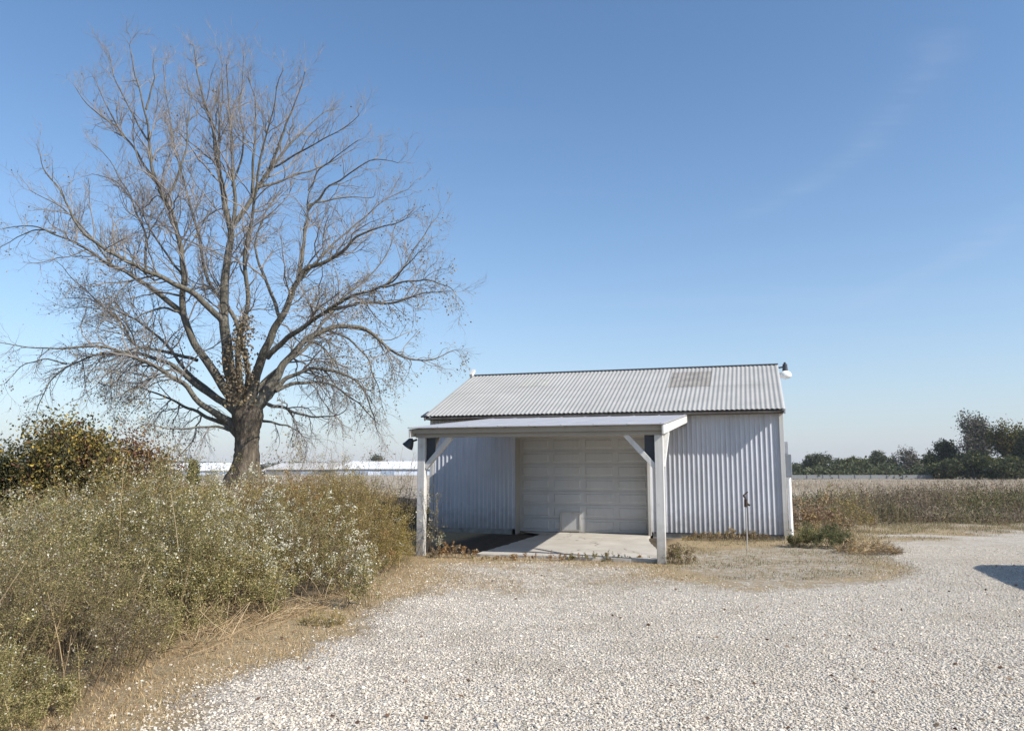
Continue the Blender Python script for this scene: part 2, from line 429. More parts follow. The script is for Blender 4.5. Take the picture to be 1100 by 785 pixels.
def streak(p0, p1, pm, width, amp):
    """a bowed band through p0, pm, p1 on the cloud sheet"""
    a, b, m = skyp(*p0), skyp(*p1), skyp(*pm)
    d = b - a; L = np.linalg.norm(d); d /= L; nrm = np.array([-d[1], d[0]])
    tm = (m - a) @ d / L; bow = ((m - a) @ nrm) / max(tm * (1 - tm), 1e-3)
    t = wm("DIVIDE", wm("ADD", wm("ADD", wm("MULTIPLY", cx, d[0]), wm("MULTIPLY", cy, d[1])), -(a @ d)), L)
    s = wm("ADD", wm("ADD", wm("MULTIPLY", cx, nrm[0]), wm("MULTIPLY", cy, nrm[1])), -(a @ nrm))
    s = wm("SUBTRACT", s, wm("MULTIPLY", wm("MULTIPLY", t, wm("SUBTRACT", 1.0, t)), bow))
    s = wm("ADD", s, wm("MULTIPLY", wm("SUBTRACT", nz.outputs["Fac"], 0.5), width * 2.6))
    g = wm("EXPONENT", wm("MULTIPLY", wm("POWER", wm("ABSOLUTE", wm("DIVIDE", s, width)), 2.0), -1.0))
    e = wm("MULTIPLY", wm("MULTIPLY_ADD", t, 6.0, 0.6, True), wm("MULTIPLY_ADD", wm("SUBTRACT", 1.0, t), 6.0, 0.6, True), None, True)
    torn = wm("MULTIPLY_ADD", wm("SUBTRACT", nz3.outputs["Fac"], 0.36, None, True), 3.4, 0.12)
    return wm("MULTIPLY", wm("MULTIPLY", wm("MULTIPLY", g, e), torn), wm("MULTIPLY", nz.outputs["Fac"], amp))
s1 = streak((1010, 40), (800, 232), (930, 150), 0.065, 0.17)
s2 = streak((1130, 215), (900, 335), (1010, 285), 0.10, 0.19)
wisp = wm("MULTIPLY", wm("SUBTRACT", nz2.outputs["Fac"], 0.56, None, True), 0.35, None, True)
fog = wm("MULTIPLY", wm("POWER", wm("SUBTRACT", 1.0, sx.outputs[2], None, True), 7.0), 0.78)
tot = wm("ADD", wm("ADD", s1, s2), wisp, None, True)
hs = wn("ShaderNodeHueSaturation"); hs.inputs["Saturation"].default_value = 1.10; hs.inputs["Value"].default_value = 1.11; hs.inputs["Hue"].default_value = 0.5
gm_ = wn("ShaderNodeMix", data_type="RGBA", blend_type="MULTIPLY"); gm_.inputs[0].default_value = 1.0
wt.links.new(sky.outputs[0], gm_.inputs[6]); gm_.inputs[7].default_value = (1.02, 1.03, 1.02, 1)
wt.links.new(gm_.outputs[2], hs.inputs["Color"])
mx = wn("ShaderNodeMix", data_type="RGBA"); fm = wn("ShaderNodeMix", data_type="RGBA"); wt.links.new(fog, fm.inputs[0]); wt.links.new(hs.outputs[0], fm.inputs[6])
fm.inputs[7].default_value = (3.35, 3.60, 4.50, 1)
wt.links.new(tot, mx.inputs[0]); wt.links.new(fm.outputs[2], mx.inputs[6])
mx.inputs[7].default_value = (4.2, 4.6, 5.6, 1)
wt.links.new(mx.outputs[2], bg.inputs["Color"]); wt.links.new(bg.outputs[0], wo.inputs["Surface"])

vs = scene.view_settings
vs.view_transform = "Standard"; vs.look = "None"; vs.gamma = 1.0; vs.exposure = 0.45; vs.use_curve_mapping = False

# ------------------------------------------------------------------ ground
def gpoly(*pts): return [tuple(ground(px, py)[:2]) for px, py in pts]
# front edge of the weeds on the ground, and of the gravel
WEED_EDGE = [tuple(ground(*p)[:2]) for p in ((40, 800), (128, 748), (188, 707), (250, 674), (330, 655), (380, 640), (420, 622), (448, 604))]
thicket_poly = [(-3.0, 3.0)] + WEED_EDGE + [(-1.9, 15.6), (-2.2, 24.0), (-3.5, 40), (-40, 44), (-40, 3)]
gravel_poly = gpoly((165, 800), (240, 738), (330, 702), (400, 664), (448, 630), (476, 606), (600, 604), (700, 607), (730, 622), (800, 630), (860, 628), (930, 622),
                    (965, 610), (945, 594), (952, 580), (1005, 574), (1130, 571)) + [(40, 21), (40, 1), (-3, 1)]
right_lot = gpoly((700, 596), (850, 582), (925, 585), (975, 612), (930, 632), (850, 640), (740, 640))
strip2 = [(-2.0, 15.2), (2.6, 13.7), (2.8, 14.2), (-1.8, 15.6)]

def axis(fine0, fine1, step, lo, hi, grow=1.25):
    a = list(np.arange(fine0, fine1 + 1e-6, step)); s = step
    while a[-1] < hi: s *= grow; a.append(a[-1] + s)
    s = step
    while a[0] > lo: s *= grow; a.insert(0, a[0] - s)
    return np.array(a)
gx = axis(-16, 20, 0.16, -2500, 2500); gy = axis(2.5, 36, 0.16, -1500, 3500)
GX, GY = np.meshgrid(gx, gy)
GZ = terrain(GX, GY)
gb = MB()
ny, nx = GX.shape
ii = np.arange(ny * nx).reshape(ny, nx)
gb.add(np.stack([GX, GY, GZ], -1), np.stack([ii[:-1, :-1], ii[:-1, 1:], ii[1:, 1:], ii[1:, :-1]], -1))
farf = np.clip((GY - 14) / 6, 0, 1) * np.clip(GX / 5, 0, 1)
gravel_w = smooth(-0.8 - 1.4 * farf, 0.9 + 1.0 * farf, sdist(GX, GY, gravel_poly) + (0.9 + 3.0 * farf) * (fbm(GX * 0.7, GY * 1.1, 4) - 0.5))
rl = smooth(-1.0, 1.0, sdist(GX, GY, right_lot) + 1.6 * (fbm(GX * 0.5 + 9, GY * 0.9, 4) - 0.5))
gravel_w = np.maximum(gravel_w * (1 - 0.32 * rl), 0.52 * rl)
gravel_w = np.maximum(gravel_w, 0.55 * smooth(-0.2, 0.3, sdist(GX, GY, strip2)))
soil_w = smooth(-0.5, 1.2, sdist(GX, GY, thicket_poly))
SHED_O = np.array([6.30, 18.52, 0.0])
LX = (GX - SHED_O[0]) * U[0] + (GY - SHED_O[1]) * U[1]; LY = (GX - SHED_O[0]) * Vv[0] + (GY - SHED_O[1]) * Vv[1]
fmix = smooth(-0.5, 0.6, sdist(GX, GY, gpoly((455, 606), (725, 605), (730, 634), (610, 648), (470, 640))))
gravel_w = gravel_w * (1 - 0.40 * fmix)
porch_shade_soil = smooth(0.25, -0.25, np.maximum(np.abs(LX + 4.9) - 2.35, np.abs(LY + 2.3) - 2.55))  # dark soil colour put under the porch, also standing in for its shade
soil_w = np.maximum(soil_w, porch_shade_soil)
gravel_w *= (1 - porch_shade_soil)
field_w = smooth(20, 27, GY + 0.15 * np.abs(GX) * 0)

def mat_ground():
    n = NT("gravel yard and dry field"); v = n.coord("Object")
    def attr(a):
        x = n.n("ShaderNodeAttribute"); x.attribute_name = a; return x.outputs["Fac"]
    # limestone chips
    vo = n.n("ShaderNodeTexVoronoi"); vo.inputs["Scale"].default_value = 42; vo.inputs["Randomness"].default_value = 1.0; n.l(v, vo.inputs["Vector"])
    sp = n.n("ShaderNodeSeparateColor"); n.l(vo.outputs["Color"], sp.inputs[0])
    vo2 = n.n("ShaderNodeTexVoronoi"); vo2.inputs["Scale"].default_value = 11; n.l(v, vo2.inputs["Vector"])
    sp2 = n.n("ShaderNodeSeparateColor"); n.l(vo2.outputs["Color"], sp2.inputs[0])
    chip = n.ramp(sp.outputs[0], [(0.0, (0.30, 0.265, 0.215)), (0.2, (0.48, 0.435, 0.37)), (0.6, (0.61, 0.565, 0.49)), (1.0, (0.75, 0.70, 0.62))])
    chip = n.mix(n.math("MULTIPLY", n.ramp(sp2.outputs[1], [(0.80, (0, 0, 0)), (0.9, (1, 1, 1))]), 0.35), chip, (0.27, 0.22, 0.18))
    gap = n.ramp(vo.outputs["Distance"], [(0.45, (0, 0, 0)), (0.80, (1, 1, 1))])
    chip = n.mix(n.math("MULTIPLY", gap, 0.75), chip, (0.33, 0.275, 0.22))
    w1 = n.ramp(n.math("ADD", attr("wear"), n.math("MULTIPLY", n.math("SUBTRACT", n.noise(v, 3.0, 6, 0.7), 0.5), 0.8)), [(0.15, (0, 0, 0)), (0.9, (1, 1, 1))])
    fines = n.ramp(n.noise(v, 55, 3, 0.7), [(0.3, (0.30, 0.25, 0.185)), (0.7, (0.54, 0.475, 0.385))])
    chip = n.mix(n.math("ADD", n.math("MULTIPLY", w1, 0.58), 0.16), chip, fines)
    # dry turf
    t1 = n.noise(v, 2.2, 7, 0.7); t2 = n.noise(v, 38, 4, 0.7)
    turf = n.ramp(t2, [(0.3, (0.17, 0.118, 0.070)), (0.5, (0.35, 0.262, 0.155)), (0.7, (0.53, 0.415, 0.26))])
    turf = n.mix(n.ramp(t1, [(0.42, (0, 0, 0)), (0.7, (0.6, 0.6, 0.6))]), turf, (0.235, 0.205, 0.125))
    # far pale field
    f1 = n.noise(n.coord("Object", (0.25, 1, 1)), 0.12, 6, 0.65); f2 = n.noise(v, 5, 5, 0.7)
    fld = n.ramp(f1, [(0.3, (0.24, 0.20, 0.15)), (0.5, (0.40, 0.34, 0.27)), (0.7, (0.50, 0.43, 0.35))])
    fld = n.mix(0.35, fld, n.ramp(f2, [(0.3, (0.13, 0.10, 0.07)), (0.7, (0.46, 0.40, 0.30))]))
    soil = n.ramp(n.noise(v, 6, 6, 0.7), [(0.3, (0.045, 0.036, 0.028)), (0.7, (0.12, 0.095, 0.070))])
    edge = n.math("ADD", attr("gravel"), n.math("MULTIPLY", n.math("SUBTRACT", n.noise(v, 5.5, 8, 0.8), 0.5), 1.5))
    gm = n.ramp(edge, [(0.40, (0, 0, 0)), (0.64, (1, 1, 1))])
    c = n.mix(attr("field"), turf, fld)
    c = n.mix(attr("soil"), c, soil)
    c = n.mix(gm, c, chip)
    hg = n.math("MULTIPLY", n.math("SUBTRACT", 1.0, vo.outputs["Distance"]), gm)
    h = n.math("ADD", n.math("MULTIPLY", hg, 1.0), n.math("MULTIPLY", t2, 0.6))
    n.principled(c, 0.95, n.bump(h, 1.0, 0.022), 0, 0.1)
    return n.m
go = gb.build("ground", mat_ground(), None, True)
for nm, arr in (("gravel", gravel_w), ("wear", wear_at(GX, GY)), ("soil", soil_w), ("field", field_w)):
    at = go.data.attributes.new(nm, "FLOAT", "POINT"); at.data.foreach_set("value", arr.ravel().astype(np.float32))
tag(go, kind="structure")

# loose limestone chips as real stones where the camera can tell them apart
ico = None
def ico_mesh():
    t = (1 + 5 ** 0.5) / 2
    v = unit(np.array([(-1, t, 0), (1, t, 0), (-1, -t, 0), (1, -t, 0), (0, -1, t), (0, 1, t), (0, -1, -t), (0, 1, -t), (t, 0, -1), (t, 0, 1), (-t, 0, -1), (-t, 0, 1)], float))
    f = np.array([(0, 11, 5), (0, 5, 1), (0, 1, 7), (0, 7, 10), (0, 10, 11), (1, 5, 9), (5, 11, 4), (11, 10, 2), (10, 7, 6), (7, 1, 8), (3, 9, 4), (3, 4, 2), (3, 2, 6), (3, 6, 8), (3, 8, 9), (4, 9, 5), (2, 4, 11), (6, 2, 10), (8, 6, 7), (9, 8, 1)])
    return v, f
def stones(name, P, size, mat):
    v, f = ico_mesh(); N = len(P)
    S = np.stack([size * rng.uniform(0.7, 1.35, N), size * rng.uniform(0.6, 1.1, N), size * rng.uniform(0.35, 0.75, N)], 1)
    X = v[None] * (1 + rng.uniform(-0.22, 0.22, (N, 12, 1))) * S[:, None, :]
    a = rng.random(N) * 6.283; ca, sa = np.cos(a)[:, None], np.sin(a)[:, None]
    ti = rng.normal(0, 0.35, N)[:, None]
    x, y, z = X[..., 0], X[..., 1], X[..., 2]
    y, z = y * np.cos(ti) - z * np.sin(ti), y * np.sin(ti) + z * np.cos(ti)
    X = np.stack([x * ca - y * sa, x * sa + y * ca, z], -1) + P[:, None, :] + np.array([0, 0, 1.0]) * (S[:, 2:3, None] * 0.45)
    b = MB(); b.add(X.reshape(-1, 3), None, (np.arange(N)[:, None, None] * 12 + f[None]).reshape(-1, 3))
    return b.build(name, mat)
def scatter(n, y0, y1, power=1.0, margin=1.06, x0=None, x1=None):
    """random ground points in the camera's wedge, denser nearby"""
    y = y0 + (y1 - y0) * rng.random(n) ** power
    h = 0.66 * margin * y + 0.5
    x = rng.uniform(-1, 1, n) * h if x0 is None else rng.uniform(x0, x1, n)
    return x, y
x, y = scatter(230000, 4.2, 17.5, 1.3)
gsd = sdist(x, y, gravel_poly) + 0.9 * (fbm(x * 1.1, y * 1.1, 4) - 0.5)
keep = (rng.random(len(x)) < smooth(-0.9, 0.7, gsd + 0.8 * (fbm(x * 4, y * 4, 3) - 0.5)) * (1 - 0.55 * smooth(-0.5, 0.8, sdist(x, y, right_lot)))) 
lx = (x - SHED_O[0]) * U[0] + (y - SHED_O[1]) * U[1]; ly = (x - SHED_O[0]) * Vv[0] + (y - SHED_O[1]) * Vv[1]
keep &= ~((np.abs(lx + 4.6) < 2.6) & (ly > -5.6))
x, y = x[keep], y[keep]
wear_ = wear_at(x, y); kk = rng.random(len(x)) > 0.18 + 0.50 * wear_; x, y = x[kk], y[kk]
sz = rng.lognormal(math.log(0.0072), 0.34, len(x)).clip(0.003, 0.0185)
tag(stones("gravel_stones", np.stack([x, y, terrain(x, y)], 1), sz, M["stone"]), "loose pale limestone chips covering the yard", "gravel", kind="stuff")

# ------------------------------------------------------------------ shed (local frame: x along the front, y into the building)
shed = empty("storage_shed", SHED_O, YAW)
tag(shed, "white corrugated metal storage shed with garage door and open front porch", "shed")
W_, D_ = 8.8, 6.8
EZ, RZ_, EY = 3.0, 4.5, -0.35
DX0, DX1, DTOP, RECESS = -6.50, -3.14, 2.45, 0.40

def corrugated(b, p0, p1, zlo, zhi, out, pitch=0.112, depth=0.0070, prof=25):
    """vertical ribbed sheet from p0 to p1 (xy), zhi may be a function of the run"""
    p0 = np.array(p0, float); p1 = np.array(p1, float); L = np.linalg.norm(p1 - p0)
    n = max(8, int(L / pitch * prof)); s = np.linspace(0, L, n + 1)
    ph = (s / pitch) % 1.0
    d = depth * np.interp(ph, [0, 0.56, 0.64, 0.80, 1.0], [-1, -1, 1, 1, -1])
    out = np.array(out, float)
    xy = p0 + (p1 - p0) * (s / L)[:, None] + out * (d + depth)[:, None]
    top = zhi(s) if callable(zhi) else np.full(n + 1, zhi)
    v = np.concatenate([np.c_[xy, np.full(n + 1, zlo)], np.c_[xy, top]])
    i = np.arange(n)
    b.add(v, np.stack([i, i + 1, i + n + 2, i + n + 1], 1))
def roof_z(y): return EZ + (RZ_ - EZ) * (y - EY) / (D_ / 2 - EY)
WT = roof_z(0.0) - 0.07
b = MB(); corrugated(b, (-W_, 0), (DX0, 0), 0.14, WT, (0, -1)); b.build("corrugated_wall", M["wall_metal"], shed, True)
b = MB(); corrugated(b, (DX1, 0), (0, 0), 0.14, WT, (0, -1)); b.build("corrugated_wall", M["wall_metal"], shed, True)
b = MB(); corrugated(b, (DX0, 0), (DX1, 0), DTOP, WT, (0, -1)); b.build("corrugated_wall", M["wall_metal"], shed, True)
gz = lambda s: np.minimum(roof_z(s), roof_z(D_ - s)) - 0.07
for xx, o in ((0, 1), (-W_, -1)):
    b = MB(); corrugated(b, (xx, 0), (xx, D_), 0.14, gz, (o, 0)); b.build("gable_wall", M["wall_metal"], shed, True)
b = MB(); corrugated(b, (0, D_), (-W_, D_), 0.14, WT, (0, 1)); b.build("corrugated_wall", M["wall_metal"], shed, True)
b = MB()
b.box(-W_ + 0.03, DX0 - 0.1, 0.0, 0.15, -0.3, 0.138); b.box(DX1 + 0.1, -0.03, 0.0, 0.15, -0.3, 0.138)
b.box(-0.18, -0.03, 0.152, D_ - 0.03, -0.3, 0.136); b.box(-W_ + 0.03, -W_ + 0.18, 0.152, D_ - 0.03, -0.3, 0.136)
b.box(-W_ + 0.03, -0.03, D_ - 0.028, D_ + 0.1, -0.3, 0.134)
b.build("foundation", M["foundation"], shed)

def roof_sheet(b, x0, x1, y0, y1, zoff=0.0, pitch=0.112, depth=0.009, back=False, prof=8):
    n = int((x1 - x0) / pitch * prof); xs = np.linspace(x0, x1, n + 1)
    d = depth * np.sin(xs / pitch * 2 * math.pi)
    m = 2
    ys = np.linspace(y0, y1, m)
    V = []
    for yv in ys:
        z = roof_z(yv if not back else D_ - yv)
        V.append(np.c_[xs, np.full(n + 1, yv), z + d + zoff + 0.02])
    V = np.concatenate(V); i = np.arange(n)
    b.add(V, np.stack([i, i + 1, i + n + 2, i + n + 1], 1))
RX0, RX1 = -W_ - 0.08, 0.07
SPL = 1.55
b = MB(); roof_sheet(b, RX0, RX1, EY, SPL + 0.12); roof_sheet(b, RX0, RX1, SPL, D_ / 2, 0.003)
roof_sheet(b, RX0, RX1, D_ / 2, D_ - EY, 0.01, back=True)
ro = b.build("corrugated_roof", M["roof"], shed, True)
b = MB(); roof_sheet(b, -2.75, -1.66, 1.55, 2.95, 0.009); o = b.build("roof_patch", M["roof_patch"], ro, True); o["label"] = "dark rusty replacement sheet high on the roof"
b = MB(); roof_sheet(b, -7.0, -6.2, 2.0, 2.75, 0.009); o = b.build("roof_patch", mat_plain("faintly stained roof sheet", (0.40, 0.39, 0.35), 0.6, 0.1, 0.2, 3), ro, True); o["label"] = "faint grey stained patch near the ridge"
b = MB()
for sgn in (-1, 1):
    b.beam((RX0 - 0.02, D_ / 2 + sgn * 0.046, RZ_ + 0.026), (RX1 + 0.02, D_ / 2 + sgn * 0.046, RZ_ + 0.026), 0.10, 0.010, (0, sgn * 0.38, 1))
b.build("ridge_cap", M["dark_metal"], ro)
# roof deck edge, soffit, rakes and corner trims
b = MB(); b.box(RX0 + 0.02, RX1 - 0.02, EY + 0.02, EY + 0.06, EZ - 0.065, EZ - 0.02); b.box(RX0 + 0.02, RX1 - 0.02, EY + 0.062, 0.02, EZ - 0.075, EZ - 0.055)
b.build("eave_board", mat_plain("dark eave board", (0.13, 0.115, 0.10), 0.9, 0, 0.3, 4), shed)  # board and underside in one dark brown tone
for xx in (RX0, RX1):
    for q in (0, 1):
        y0, y1 = (EY, D_ / 2) if q == 0 else (D_ / 2, D_ - EY)
        b = MB(); z0 = EZ if q == 0 else RZ_; z1 = RZ_ if q == 0 else EZ
        b.beam((xx, y0, z0 - 0.045), (xx, y1, z1 - 0.045), 0.035, 0.12); b.build("rake_trim", M["white_wood"] if xx > -1 else M["roof"], shed)
b = MB(); b.beam((RX0 + 0.04, D_ / 2 - 0.30, RZ_ - 0.02), (RX0 + 0.04, D_ / 2 - 0.02, RZ_ + 0.17), 0.09, 0.10); b.build("ridge_end_flashing", M["white_wood"], ro)
b = MB(); b.beam((RX0 - 0.03, EY - 0.02, EZ + 0.0), (RX0 - 0.03, EY + 0.45, EZ + 0.16), 0.13, 0.035); b.build("bent_flashing", M["dark_metal"], ro)
b = MB(); b.box(-0.055, 0.045, -0.045, 0.055, 0.12, WT - 0.01); bevel(b.build("corner_trim", M["white_wood"], shed), 0.004)
b = MB(); b.box(-W_ - 0.045, -W_ + 0.055, -0.045, 0.055, 0.12, WT - 0.01); bevel(b.build("corner_trim", M["white_wood"], shed), 0.004)
# dark strip standing in for the shaded gap under the right-hand sheets
b = MB(); b.box(DX1 + 0.14, -0.06, -0.032, -0.004, 0.118, 0.139); b.build("gap_shade_strip", M["dark_metal"], shed)

# garage door in a deep opening
b = MB()
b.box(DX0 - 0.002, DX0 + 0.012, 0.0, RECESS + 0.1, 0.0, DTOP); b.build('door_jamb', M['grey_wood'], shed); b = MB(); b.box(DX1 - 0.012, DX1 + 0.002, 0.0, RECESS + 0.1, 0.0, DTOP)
b.box(DX0 + 0.014, DX1 - 0.014, 0.004, RECESS + 0.1, DTOP - 0.012, DTOP + 0.002)
b.build("door_jamb", M["white_wood"], shed)
b = MB()
b.box(DX1 + 0.002, DX1 + 0.075, -0.06, 0.03, 0.05, DTOP + 0.1)
b.box(DX0 - 0.002, DX1 + 0.002, -0.058, 0.0, DTOP, DTOP + 0.098)
bevel(b.build("door_trim", M["white_wood"], shed), 0.006)
door = None
b = MB(); b.box(DX0, DX1, RECESS + 0.03, RECESS + 0.06, 0.06, DTOP); 
PZ = np.linspace(0.065, DTOP, 8)
for k in range(7):
    z0, z1 = PZ[k], PZ[k + 1] - 0.010
    b.box(DX0 + 0.013, DX1 - 0.013, RECESS, RECESS + 0.028, z0, z1)
    for q in range(4):      # stamped panels of each section
        wq = (DX1 - DX0 - 0.026) / 4; xa = DX0 + 0.013 + q * wq + 0.07; xb = xa + wq - 0.14
        za, zb_ = z0 + 0.055, z1 - 0.055
        v = [(xa, RECESS - 0.0008, za), (xb, RECESS - 0.0008, za), (xb, RECESS - 0.0008, zb_), (xa, RECESS - 0.0008, zb_)]
        e_ = 0.022
        v += [(xa + e_, RECESS - 0.014, za + e_), (xb - e_, RECESS - 0.014, za + e_), (xb - e_, RECESS - 0.014, zb_ - e_), (xa + e_, RECESS - 0.014, zb_ - e_)]
        b.add(v, [(4, 5, 6, 7), (0, 1, 5, 4), (1, 2, 6, 5), (2, 3, 7, 6), (3, 0, 4, 7)])
door = b.build("garage_door", M["door"], shed)
b = MB(); b.box(DX0 + 0.02, DX1 - 0.02, RECESS - 0.004, RECESS + 0.028, 0.035, 0.063); b.build("bottom_seal", M["rubber"], door)
PX0, PX1, P0, P1 = -5.42, -4.88, 0.09, 0.56
b = MB()
for q in ((PX0, PX1, P1 - 0.04, P1), (PX0, PX1, P0, P0 + 0.04), (PX0, PX0 + 0.04, P0 + 0.041, P1 - 0.041), (PX1 - 0.04, PX1, P0 + 0.041, P1 - 0.041)):
    b.box(q[0], q[1], RECESS - 0.05, RECESS - 0.016, q[2], q[3])
pf = b.build("pet_door", M["white_wood"], door); pf["label"] = "small framed pet door low in the garage door"
b = MB(); b.box(PX0 + 0.042, PX1 - 0.042, RECESS - 0.028, RECESS - 0.017, P0 + 0.042, P1 - 0.042); b.build("flap", M["door"], pf)

# porch (fixed to the shed)
PRX, PLX, PY = -2.25, -6.80, -5.27
PT0, PT1, PYF = 2.42, 2.95, -5.55
def pz(yv): return PT0 + (PT1 - PT0) * (yv - PYF) / (0 - PYF)
b = MB()
v = [(x, yv, pz(yv) + dz) for yv in (PYF, -0.03) for dz in (-0.014, 0.0) for x in (PLX - 0.2, PRX + 0.12)]
b.add(v, [(2, 3, 7, 6), (0, 4, 5, 1), (0, 1, 3, 2), (4, 6, 7, 5), (0, 2, 6, 4), (1, 5, 7, 3)])
for xs in np.arange(PLX - 0.2 + 0.02, PRX + 0.12, 0.6):
    b.beam((xs, PYF + 0.002, pz(PYF) + 0.006), (xs, -0.04, pz(-0.04) + 0.006), 0.025, 0.006)
pr = b.build("porch_roof", M["porch_roof"], shed)
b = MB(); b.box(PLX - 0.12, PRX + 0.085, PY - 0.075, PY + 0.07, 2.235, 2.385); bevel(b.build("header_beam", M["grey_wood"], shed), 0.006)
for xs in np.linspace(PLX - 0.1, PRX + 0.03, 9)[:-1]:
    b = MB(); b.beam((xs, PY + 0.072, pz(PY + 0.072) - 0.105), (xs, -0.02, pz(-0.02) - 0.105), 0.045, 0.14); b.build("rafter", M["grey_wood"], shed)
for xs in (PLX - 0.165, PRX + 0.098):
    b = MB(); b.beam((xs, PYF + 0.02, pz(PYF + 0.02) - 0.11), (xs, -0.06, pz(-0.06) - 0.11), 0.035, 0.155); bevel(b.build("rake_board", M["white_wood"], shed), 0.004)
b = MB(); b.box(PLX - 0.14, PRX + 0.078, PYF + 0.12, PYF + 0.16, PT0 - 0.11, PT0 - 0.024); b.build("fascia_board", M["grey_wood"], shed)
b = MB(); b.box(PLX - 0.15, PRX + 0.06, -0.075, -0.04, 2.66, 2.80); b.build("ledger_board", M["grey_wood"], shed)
for xs in (PLX, PRX):
    b = MB(); b.box(xs - 0.075, xs + 0.075, PY - 0.07, PY + 0.07, -0.2, 2.233)
    po = bevel(b.build("porch_post", M["white_wood"], shed), 0.008)
    sg = 1 if xs == PLX else -1
    b = MB(); b.beam((xs + sg * 0.07, PY, 1.66), (xs + sg * 0.60, PY, 2.25), 0.09, 0.10, (0, 1, 0)); bevel(b.build("brace", M["white_wood"], shed), 0.005)
    b = MB(); b.beam((xs + 0.045, PY + 0.06, 1.66), (xs + 0.08, PY + 0.62, 2.30), 0.06, 0.09, (1, 0, 0)); bevel(b.build("brace", M["white_wood"], shed), 0.005)
    b = MB()
    zt = 2.232
    pl = [(xs + sg * 0.078, zt), (xs + sg * 0.078, 1.74), (xs + sg * 0.26, 1.94), (xs + sg * 0.26, zt)]
    v = [(x, PY + 0.02 + t, z) for t in (0, 0.012) for x, z in pl]
    b.add(v, [(0, 1, 2, 3), (7, 6, 5, 4), (0, 4, 5, 1), (1, 5, 6, 2), (2, 6, 7, 3), (3, 7, 4, 0)])
    b.build("dark_corner_plate", M["dark_metal"], shed)  # dark plate filling the corner between post, brace and header

# concrete apron under the porch
b = MB()
sx0, sx1, sy0, sy1 = -5.72, -2.33, -5.20, RECESS + 0.02
SEG = 36
top = []
xsn = np.linspace(sx0, sx1, SEG); ysn = np.linspace(sy0, sy1, SEG)
jit = lambda n: rng.normal(0, 0.012, n)
loop = [(x, sy0 + j, 0) for x, j in zip(xsn, jit(SEG))] + [(sx1 + j - 0.78 * smooth(sy0, 0.0, y), y, 0) for y, j in zip(ysn[1:], jit(SEG - 1))] + [(DX1 - 0.02, sy1, 0), (DX0 + 0.02, sy1, 0)] + [(sx0 + j, y, 0) for y, j in zip(ysn[::-1][1:-1], jit(SEG - 2))]
# keep the back strip inside the door opening
loop = [(min(max(x, DX0 + 0.02), DX1 - 0.02) if y > -0.02 else x, y, 0) for x, y, _ in loop]
n = len(loop); cx_, cy_ = (sx0 + sx1) / 2, (sy0 + sy1) / 2
v = [(x, y, 0.055) for x, y, _ in loop] + [(x * 1.0, y, -0.2) for x, y, _ in loop] + [(cx_, cy_, 0.062)]
b.add(v, [(i, (i + 1) % n + 0, (i + 1) % n + n, i + n)[::-1] for i in range(n)], [(i, (i + 1) % n, 2 * n) for i in range(n)])
slab = b.build("concrete_apron", M["concrete"]); slab.location = SHED_O; slab.rotation_euler = (0, 0, YAW)
bevel(slab, 0.012)
tag(slab, "cracked pale concrete apron in front of the garage door", "concrete apron", kind="structure")

def from_shed(x, y, z=0.0): return SHED_O + U * x + Vv * y + np.array([0, 0, z])

# yard light on the gable peak
yl = empty("yard_light", from_shed(0.07, D_ / 2, 4.30), YAW)
tag(yl, "white barn light on short arm at the right gable peak", "lamp")
b = MB(); b.cyl((-0.02, 0, 0.12), (0.16, 0, 0.14), 0.022, k=10); b.box(-0.03, 0.0, -0.05, 0.05, 0.05, 0.2); b.build("arm", M["dark_metal"], yl)
b = MB(); b.cyl((0.2, 0, 0.03), (0.2, 0, 0.22), 0.075, 0.06, 16); b.cyl((0.2, 0, 0.221), (0.2, 0, 0.27), 0.035, 0.03, 12); b.build("ballast_housing", M["dark_metal"], yl, False)
prof = [(0.07, 0.03), (0.13, 0.0), (0.165, -0.06), (0.165, -0.13), (0.12, -0.17), (0.02, -0.19)]
b = MB(); b.tubes(np.array([[(0.2, 0, z) for r, z in prof]]), np.array([[r for r, z in prof]]), 20); b.build("lamp_bowl", M["lampglass"], yl, True)

# floodlight beside the left post
fl = empty("porch_light", from_shed(PLX - 0.12, PY, 2.14), YAW)
tag(fl, "small dark hooded light under the porch roof's left corner", "lamp")
b = MB(); b.cyl((0.0, 0, 0.06), (-0.10, 0, 0.03), 0.02, k=10); b.build("bracket", M["dark_metal"], fl)
b = MB()
b.tubes(np.array([[(-0.09, 0, 0.06), (-0.12, 0, 0.05), (-0.16, 0, -0.02), (-0.2, 0, -0.075)]]), np.array([[0.03, 0.06, 0.09, 0.115]]), 16); b.build("hood", M["dark_metal"], fl, True)

# electric meter with conduit at the right corner
mb_ = empty("electric_meter", from_shed(0.04, 0.12, 0.0), YAW)
tag(mb_, "grey electric meter box on white conduit at the shed corner", "meter box")
b = MB(); b.box(0.0, 0.15, -0.02, 0.26, 1.46, 1.98); bevel(b.build("meter_box", M["grey_box"], mb_), 0.012)
b = MB(); b.box(0.0, 0.09, 0.02, 0.2, 1.985, 2.28); bevel(b.build("fuse_box", mat_plain("pale grey enamel", (0.33, 0.34, 0.37), 0.5), mb_), 0.01)
b = MB(); b.cyl((0.075, 0.06, -0.1), (0.075, 0.06, 1.455), 0.05, k=14); b.build("conduit", M["pvc"], mb_, False)

